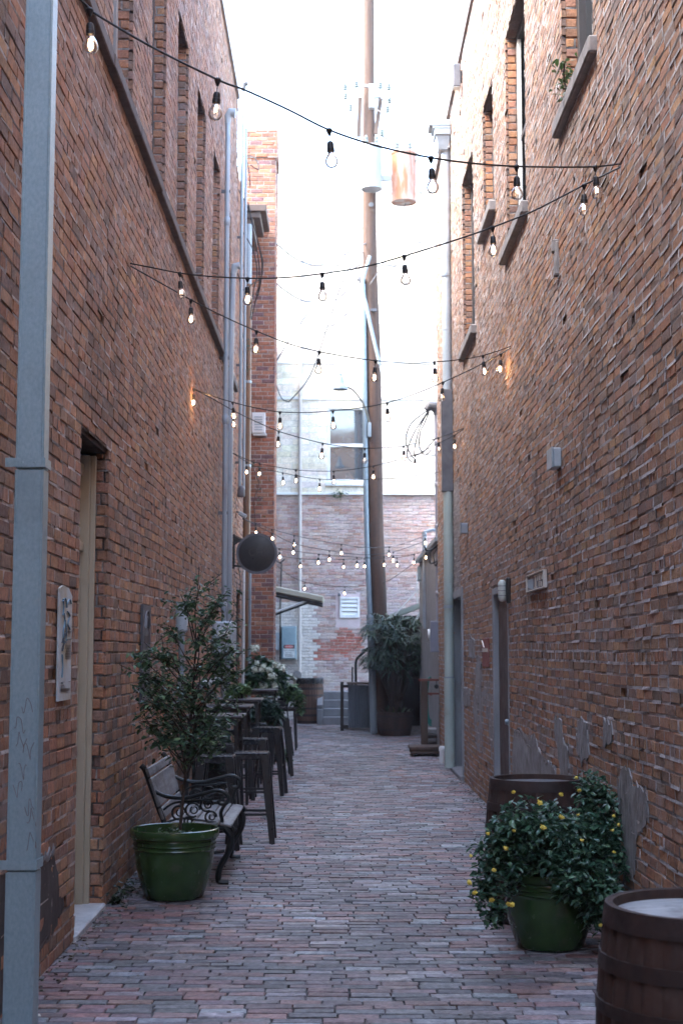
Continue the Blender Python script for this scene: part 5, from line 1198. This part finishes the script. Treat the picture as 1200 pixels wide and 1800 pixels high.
# ---- palm in its half barrel by the pole
hx = P(694, 1270, 28.4).x
t = thing('potted_palm', 'dark fan leaved palm in a half barrel at the foot of the utility pole', 'palm', (hx, 28.4, 0))
m = MB(); m.lathe([(0, 0), (.30, 0), (.345, .24), (.36, .46), (.33, .46), (.32, .40), (0, .40)], 54, rmod=lambda k, i: .985 if k % 3 == 0 else 1); tub = m.build('half_barrel', M['barrel'], t, True)
for z, r_ in ((.10, .325), (.36, .36)): m = MB(); m.lathe([(r_, z), (r_+.008, z+.04), (r_-.02, z+.04)], 54); m.f = m.f[:-2]; m.mi = m.mi[:-2]; m.build('hoop', M['barrel_hoop'], tub, True)
random.seed(61)
st_m = MB(); lf = MB()
pal = [(.03, .06, .035), (.045, .08, .04), (.02, .042, .028), (.06, .09, .05), (.035, .07, .055)]
for k in range(125):
    px = random.gauss(694, 25); py = random.uniform(1088, 1182)
    px = min(max(px, 652), 738); tip = P(px, py, 28.4+random.uniform(-.45, .45))-Vector((hx, 28.4, 0))
    if k % 5 == 0: st_m.tube(spline([Vector((random.uniform(-.15, .15), random.uniform(-.12, .12), .38)), Vector((tip.x*.4, tip.y*.4, tip.z*.55)), tip], 5), .014, 5)
    ax = Vector((tip.x, tip.y, random.uniform(-.2, .35))).normalized()
    for j_ in range(9):
        an = (j_-4)*.27; d = (Matrix.Rotation(an, 3, 'Z') @ ax); L = random.uniform(.22, .38)
        d = (d+Vector((0, 0, random.uniform(-.45, .25)))).normalized(); sd = d.cross(Vector((0, 0, 1))).normalized()*.018
        e1 = tip+d*L*.6; e2 = tip+d*L+Vector((0, 0, -.10*L/.3))
        cc = random.choice(pal); lf.add([tip, e1+sd, e2, e1-sd, e1+Vector((0, 0, .01))], [(0, 1, 4), (4, 1, 2), (4, 2, 3), (0, 4, 3)], cc)
for k in range(26):
    a_ = random.uniform(0, 6.28); r0 = random.uniform(.1, .3); p = Vector((r0*math.cos(a_), r0*math.sin(a_), .40)); d = Vector((math.cos(a_), math.sin(a_), 1.1)).normalized(); L = random.uniform(.15, .32); sd = d.cross(Vector((0, 0, 1))).normalized()*.014
    lf.add([p-sd, p+sd, p+d*L*.6+sd, p+d*L+Vector((0, 0, -.04)), p+d*L*.6-sd], [(0, 1, 2, 4), (4, 2, 3)], random.choice([(.06, .1, .05), (.2, .2, .12), (.03, .06, .03)]))
st_m.build('stem', M['bark'], t, True); lf.build('foliage', M['leaf'], t)
# ---- corrugated bin enclosure with its post, steps and rail by the far wall
YB_ = 30.0
a, b = G(604, 1286), P(651, 1200, YB_)
t = thing('bin_enclosure', 'grey corrugated metal enclosure with a dark frame left of the utility pole', 'enclosure', ((a.x+b.x)/2, YB_, 0))
cx = (a.x+b.x)/2; x0, x1 = P(612, 1200, YB_).x-cx, b.x-cx; zt = b.z
m = MB(); n = 40; vs = []; 
for i in range(n+1):
    xx = x0+(x1-x0)*i/n; dd = .012*(1 if (i//2) % 2 else -1); vs += [(xx, dd, .06), (xx, dd, zt-.05)]
m.add(vs, [(2*i, 2*i+2, 2*i+3, 2*i+1) for i in range(n)]); m.bb(x0, x1, .03, .05, .06, zt-.05); m.bb(x1-.02, x1, .05, .8, .06, zt-.05); m.bb(x0, x0+.02, .05, .8, .06, zt-.05); m.build('panel', M['corrugated'], t)
m = MB(); m.bb(x0-.02, x1+.03, -.05, .85, zt-.04, zt); m.build('lid', M['old_wood'], t, bevel=.006)
px0 = P(601, 1240, YB_).x-cx
m = MB(); m.bb(px0-.035, px0+.035, -.04, .03, 0, zt+.02); m.build('post', M['dark_wood'], t, bevel=.004)
m = MB(); m.bb(px0+.035, x0, -.03, .02, zt-.10, zt-.045); m.bb(px0+.035, x0, -.03, .02, .04, .12); m.build('rail', M['dark_wood'], t)
t = thing('concrete_steps', 'short flight of pale concrete steps against the far wall', 'steps', (P(600, 1250, 32.5).x, 33.2, 0))
m = MB()
for k in range(4): m.bb(-.42+.0*k, .5, -.9+k*.3, .9, .18*k+.0005*k, .18*(k+1))
m.build('treads', M['concrete'], t, bevel=.012)
m = MB(); m.bb(-.55, -.425, -.9, .9, 0, .35); m.bar((-.49, -.8, .40), (-.49, .8, 1.0), .13, .1); m.build('cheek_wall', M['concrete'], t, bevel=.01)
t = thing('handrail', 'dark bent iron handrail above the corrugated enclosure', 'handrail', (P(625, 1190, 32.0).x, 32.0, 0))
m = MB(); o0 = Vector((t.location.x, 32.0, 0)); m.tube([Vector((0, 0, .3)), P(625, 1165, 32)-o0, P(627, 1158, 32)-o0, P(648, 1138, 31.8)-o0], .03, 8); m.tube([P(619, 1196, 32)-o0-Vector((0, 0, .5)), P(619, 1172, 32)-o0], .02, 6); m.build('rail', M['iron'], t, True)
# ---- old platform scale
ysc = 22.9; bx = P(748, 1310, ysc).x
t = thing('platform_scale', 'old rusty platform scale with a wooden upright beside the right downspout', 'scale', (bx, ysc, 0))
m = MB(); m.bb(-.27, .27, -.30, .30, .10, .16); m.bb(-.25, .25, -.29, .29, .04, .10); m.build('platform', M['old_wood'], t, bevel=.012)
for sx in (-1, 1):
    for sy in (-1, 1): m = MB(); m.lathe([(0, -.02), (.05, -.02), (.05, .02), (0, .02)], 14, (sx*.19, sy*.22, .05), 'X'); m.build('wheel', M['iron'], t)
px_ = P(745, 1250, ysc+.4).x-bx; zt = P(745, 1197, ysc+.4).z
m = MB(); m.bb(px_-.055, px_+.055, .33, .42, .1, zt); m.build('upright', M['old_wood'], t, bevel=.006)
x1 = P(781, 1197, ysc+.4).x-bx; m = MB(); m.bb(px_-.09, x1, .34, .41, zt, zt+.035); m.bb(px_+.056, x1-.06, .36, .39, zt-.22, zt-.19); m.build('beam', M['red_rust'], t, bevel=.004)
m = MB(); m.lathe([(0, -.02), (.035, -.02), (.035, .02), (0, .02)], 12, (px_+.2, .375, zt-.09), 'Y'); m.bar((px_+.2, .375, zt-.06), (px_+.2, .375, zt), .01, .01); m.build('weight', M['iron'], t)
t = thing('hand_truck', 'low dark cart with small wheels behind the platform scale', 'cart', (P(766, 1285, 24.0).x, 24.0, 0))
m = MB(); m.bb(-.2, .14, -.25, .25, .22, .28); m.bb(-.18, .1, -.2, .2, .10, .14); m.build('deck', M['dark_wood'], t, bevel=.008)
for sx in (-.15, .1):
    m = MB(); m.lathe([(0, -.02), (.07, -.02), (.07, .02), (0, .02)], 16, (sx, -.24, .07), 'Y'); m.build('wheel', M['iron'], t)
m = MB(); m.box((-.04, 0, .33), (.2, .24, .1)); m.build('load', M['plaster'], t, bevel=.02)
# litter
for i, (px, py, lab) in enumerate(((284, 1579, 'small white scrap of paper on the paving below the shiny green pot'), (178, 1638, 'small pale crumb of mortar near the marble threshold'), (60, 1790, 'white paper corner at the foot of the galvanised downspout'))):
    c = G(px, py); m = MB(); sc_ = (.028, .01, .006) if i == 0 else ((.012, .01, .008) if i == 1 else (.07, .05, .012))
    m.box((0, 0, .008), sc_, Matrix.Rotation(.3, 3, 'Z'), .8); o_ = m.build('litter', M['debris']); o_.location = c; tag(o_, lab, 'litter')

random.seed(88); m = MB()
for k in range(1500):
    y = random.uniform(6, 23); side = random.random() < .5
    x = (XL+abs(random.gauss(0, .09))+.01) if side else (XR-abs(random.gauss(0, .09))-.01)
    if k % 9 == 0: x = random.uniform(XL, XR)
    s_ = random.uniform(.006, .02); c_ = random.choice([(.10, .075, .05), (.16, .13, .10), (.06, .05, .04), (.22, .19, .16), (.05, .07, .03)]) 
    m.col = c_; m.box((x, y, .004+s_*.2), (s_, s_*random.uniform(.5, 1.3), s_*.35), Matrix.Rotation(random.uniform(0, 6), 3, 'Z') @ Matrix.Rotation(random.uniform(-.4, .4), 3, 'X'), .7)
m.col = None
tag(m.build('grit_and_leaf_litter', M['leaf']), 'scattered grit and leaf bits along the foot of both walls', 'litter', kind='stuff')
# =============================================================== STRING LIGHTS
random.seed(99)
m = MB()      # clip, pigtail and black socket; origin at the cable
m.lathe([(0, .008), (.012, .006), (.016, -.002), (.006, -.028), (.003, -.03)], 10)
m.tube([(0, 0, -.028), (0, 0, -.062)], .0022, 5)
m.lathe([(.003, -.055), (.013, -.06), (.0165, -.07), (.0165, -.088), (.0185, -.09), (.0185, -.108), (.015, -.110)], 14)
sock_o = m.build('lamp_socket', M['rubber'], None, True); sock_me = sock_o.data
def bulbmesh(lit, name):
    m = MB(); m.m = 0
    pr = [(.013, -.108), (.014, -.116), (.020, -.126), (.028, -.140), (.0315, -.154), (.030, -.168), (.022, -.180), (.012, -.186), (0, -.188)]
    m.lathe(pr, 16); m.m = 1
    m.tube([(-.006, 0, -.125), (-.008, 0, -.150), (.0, 0, -.142), (.008, 0, -.150), (.006, 0, -.125)], .0024 if not lit else .0042, 6)
    if lit: m.lathe([(0, -.168), (.009, -.163), (.0125, -.15), (.008, -.136), (0, -.132)], 10)
    o = m.build(name, [M['bulb'], M['filament'] if lit else M['filament_dim']], None, True)
    return o
e = NT('dim_filament'); em = e.n('ShaderNodeEmission', {'Color': (1, .66, .42), 'Strength': 1.2}); e.t.links.new(em.outputs[0], e.out.inputs[0]); M['filament_dim'] = e.m
bl_o = bulbmesh(True, 'bulb'); bd_o = bulbmesh(False, 'bulb'); bl_me, bd_me = bl_o.data, bd_o.data
for o in (sock_o, bl_o, bd_o): bpy.data.objects.remove(o)
WARM = []
def string(label, A, Bp, pts, bulbs, z_off=0, first3d=None, dim=()):
    """A, Bp: plan positions of the two wall anchors; pts: where the cable is seen; bulbs: where a bulb hangs"""
    A = Vector(A); Bp = Vector(Bp); D = Bp-A
    def lift(px, py):
        d = ray(px, py); den = d.x*D.y-d.y*D.x
        s = (A.x*D.y-A.y*D.x)/den
        return Vector((0, 0, EYE))+d*s
    P3 = [lift(*p) for p in pts]
    if first3d is not None: P3 = [Vector(first3d)]+P3
    t = thing('string_light', label, 'string lights', tuple(P3[0]), 0, 'light strings zigzagging across the alley')
    o0 = P3[0]; cur = spline([p-o0 for p in P3], 8)
    m = MB(); m.tube(cur, .005, 6); m.lathe([(0, -.02), (.012, -.018), (.012, .018), (0, .02)], 8, (0, 0, 0), 'X')
    m.build('cable', M['rubber'], t, True)
    for i, px in enumerate(bulbs):
        # the point on the cable that is seen at this px
        best = None
        for a, b in zip(cur[:-1], cur[1:]):
            for k in range(6):
                q = a.lerp(b, k/6)+o0; u = 600+F*proj(q)[0]
                if best is None or abs(u-px) < best[0]: best = (abs(u-px), q)
        q = best[1]
        s = bpy.data.objects.new('lamp_socket', sock_me); COL.objects.link(s); s.parent = t; s.location = q-o0
        s.rotation_euler = (random.uniform(-.09, .09), random.uniform(-.09, .09), random.uniform(0, 6))
        lit = i not in dim
        b_ = bpy.data.objects.new('bulb', bl_me if lit else bd_me); COL.objects.link(b_); b_.parent = s
        sc = random.uniform(.95, 1.05); b_.scale = (sc, sc, 1)
    return t
def proj(q):
    sp, cp, st, ct = math.sin(YAW), math.cos(YAW), math.sin(PITCH), math.cos(PITCH)
    v = Vector(q)-Vector((0, 0, EYE)); f = v.dot(Vector((sp*ct, cp*ct, st))); r = v.dot(Vector((cp, -sp, 0))); return (r/f, 0)
def LY(px): return (XL+.0, XL/(ray(px, 1145).x/ray(px, 1145).y))
def RYv(px): return (XR, XR/(ray(px, 1145).x/ray(px, 1145).y))
aR = RYv(1107); bL = LY(218); cR = RYv(905); dL = LY(334); eR = RYv(817); fL = LY(403); gR = RYv(775)
pA = (XL, aR[1]-3.0*F/2800*1.0)
string('nearest light string, crossing the top of the view above the utility pole', pA, aR, [(140, -2), (165, 22), (270, 84), (385, 141), (430, 158), (505, 192), (580, 229), (665, 257), (757, 277), (840, 288), (930, 293), (1045, 293), (1107, 285)], [158, 384, 579, 757, 908, 1045], first3d=(XL+.02, pA[1], P(-170, -190, pA[1]).z), dim=(1, 2, 3, 4, 5))
string('light string sagging level just above the middle, with seven bulbs', aR, bL, [(1107, 285), (1026, 325), (980, 349), (925, 376), (830, 412), (710, 450), (640, 469), (566, 481), (500, 488), (435, 489), (370, 486), (316, 480), (265, 470), (218, 461)], [1026, 864, 710, 566, 435, 316, 222], dim=(0, 2, 3, 5, 6))
string('light string falling from upper left across the far white wall', bL, cR, [(218, 461), (275, 493), (336, 527), (395, 557), (451, 582), (510, 605), (561, 618), (610, 627), (660, 634), (720, 638), (763, 636), (800, 633), (848, 625), (905, 606)], [336, 451, 561, 660, 763, 848])
string('light string crossing just below the street lamp', cR, dL, [(905, 606), (880, 622), (830, 648), (778, 672), (730, 692), (680, 708), (632, 717), (585, 722), (540, 725), (492, 724), (450, 717), (409, 707), (370, 695), (334, 681)], [880, 778, 680, 585, 492, 409, 341], dim=(1,))
string('light string crossing in front of the far window', dL, eR, [(334, 681), (372, 700), (411, 722), (450, 741), (490, 758), (530, 770), (567, 779), (605, 785), (641, 788), (675, 787), (709, 784), (745, 776), (775, 768), (817, 752)], [411, 490, 567, 641, 709, 770], dim=(3, 5))
string('light string sagging below the far window', eR, fL, [(817, 752), (800, 764), (765, 782), (730, 799), (693, 810), (656, 819), (620, 825), (586, 828), (553, 828), (520, 826), (488, 821), (457, 815), (430, 806), (403, 793)], [798, 729, 656, 586, 520, 457])
string('faint light string along the base of the far white wall', fL, gR, [(403, 793), (450, 820), (497, 831), (530, 838), (562, 842), (600, 844), (640, 843), (700, 840), (740, 835), (775, 829)], [434, 497, 562])
# the low cluster beyond the round sign
l1 = (XL+.05, 21.5); r1 = (XR, RYv(748)[1]); r2 = (XR, RYv(760)[1])
string('low light string beyond the round sign, topmost of its cluster', l1, r1, [(428, 912), (478, 930), (517, 941), (560, 950), (600, 957), (640, 962), (684, 961), (720, 952), (748, 940)], [450, 478, 517, 600, 684, 748])
string('low light string beyond the round sign, second from the top', l1, r2, [(428, 912), (478, 937), (516, 955), (579, 968), (640, 975), (691, 970), (730, 957), (762, 945)], [516, 579, 691])
string('low light string beyond the round sign, third from the top', (XL+.05, 23.5), (XR, 24.5), [(452, 955), (491, 964), (528, 970), (560, 974), (604, 978), (640, 980), (675, 978), (728, 974), (748, 965)], [491, 560, 627, 675, 748])
string('low light string beyond the round sign, lowest of the cluster', (XL+.1, 26.5), (XR, 26.5), [(480, 975), (528, 982), (579, 983), (604, 983), (640, 982), (697, 980), (728, 975)], [528, 604, 640, 697, 728])
string('short sparse light string sagging above the far awning', (-1.5, 31.), (1.6, 28.3), [(484, 992), (510, 1012), (536, 1023), (570, 1029), (606, 1031), (640, 1029), (680, 1022), (733, 985)], [536, 606])
# light thrown by the lit bulbs that hang close to the brick
def glow(p, e):
    l = bpy.data.lights.new('bulb_glow', 'POINT'); l.energy = e; l.color = (1, .55, .22); l.shadow_soft_size = .03
    o = bpy.data.objects.new('bulb_glow', l); COL.objects.link(o); o.location = p; return o
pL = PX(338, 703, XL); glow(pL+Vector((.12, -.05, 0)), .3)
pR = PX(893, 650, XR); glow(pR+Vector((-.12, .0, 0)), .3)
# ---------------------------------------------------------------- light
SUN_EL, SUN_AZ = math.radians(50), math.radians(-104)      # azimuth from +Y, clockwise: the sun stands behind the left building
w = bpy.data.worlds.new('World'); SC.world = w; w.use_nodes = True
nt = w.node_tree; bg = nt.nodes['Background']
sky = nt.nodes.new('ShaderNodeTexSky'); sky.sky_type = 'NISHITA'; sky.sun_disc = False
sky.sun_elevation = SUN_EL; sky.sun_rotation = SUN_AZ; sky.dust_density = 1.5; sky.air_density = 1.2; sky.ozone_density = 1.2
nt.links.new(sky.outputs[0], bg.inputs[0]); bg.inputs[1].default_value = .15
sl = bpy.data.lights.new('sun', 'SUN'); so = bpy.data.objects.new('sun', sl); COL.objects.link(so)
sl.energy = 2.2; sl.angle = math.radians(36); sl.color = (1, .91, .80)
dv = Vector((math.sin(SUN_AZ)*math.cos(SUN_EL), math.cos(SUN_AZ)*math.cos(SUN_EL), math.sin(SUN_EL)))
so.rotation_euler = dv.to_track_quat('Z', 'Y').to_euler(); so.location = (0, 0, 30)
SC.view_settings.view_transform = 'Standard'; SC.view_settings.look = 'None'; SC.view_settings.gamma = 1
SC.view_settings.use_curve_mapping = False; SC.view_settings.exposure = 3.55
SC.render.engine = 'CYCLES'
SC.render.resolution_x = 682; SC.render.resolution_y = 1024
SC.cycles.max_bounces = 10; SC.cycles.diffuse_bounces = 5; SC.cycles.transparent_max_bounces = 24

hz = MB(); hz.bb(-60, 60, -60, 120, -1.2, 40)  # pale volume added to imitate lens bloom over the view
hzo = hz.build('lens_veil', NT('lens_veil_volume').m); tag(hzo, 'thin pale volume added to imitate lens bloom', 'lens_veil', kind='stuff')
hm = hzo.data.materials[0].node_tree; pv_ = hm.nodes.new('ShaderNodeVolumePrincipled'); pv_.inputs['Color'].default_value = (1, .97, .95, 1); pv_.inputs['Density'].default_value = .0017; pv_.inputs['Anisotropy'].default_value = .3
hm.links.new(pv_.outputs[0], [n for n in hm.nodes if n.type == 'OUTPUT_MATERIAL'][0].inputs['Volume'])
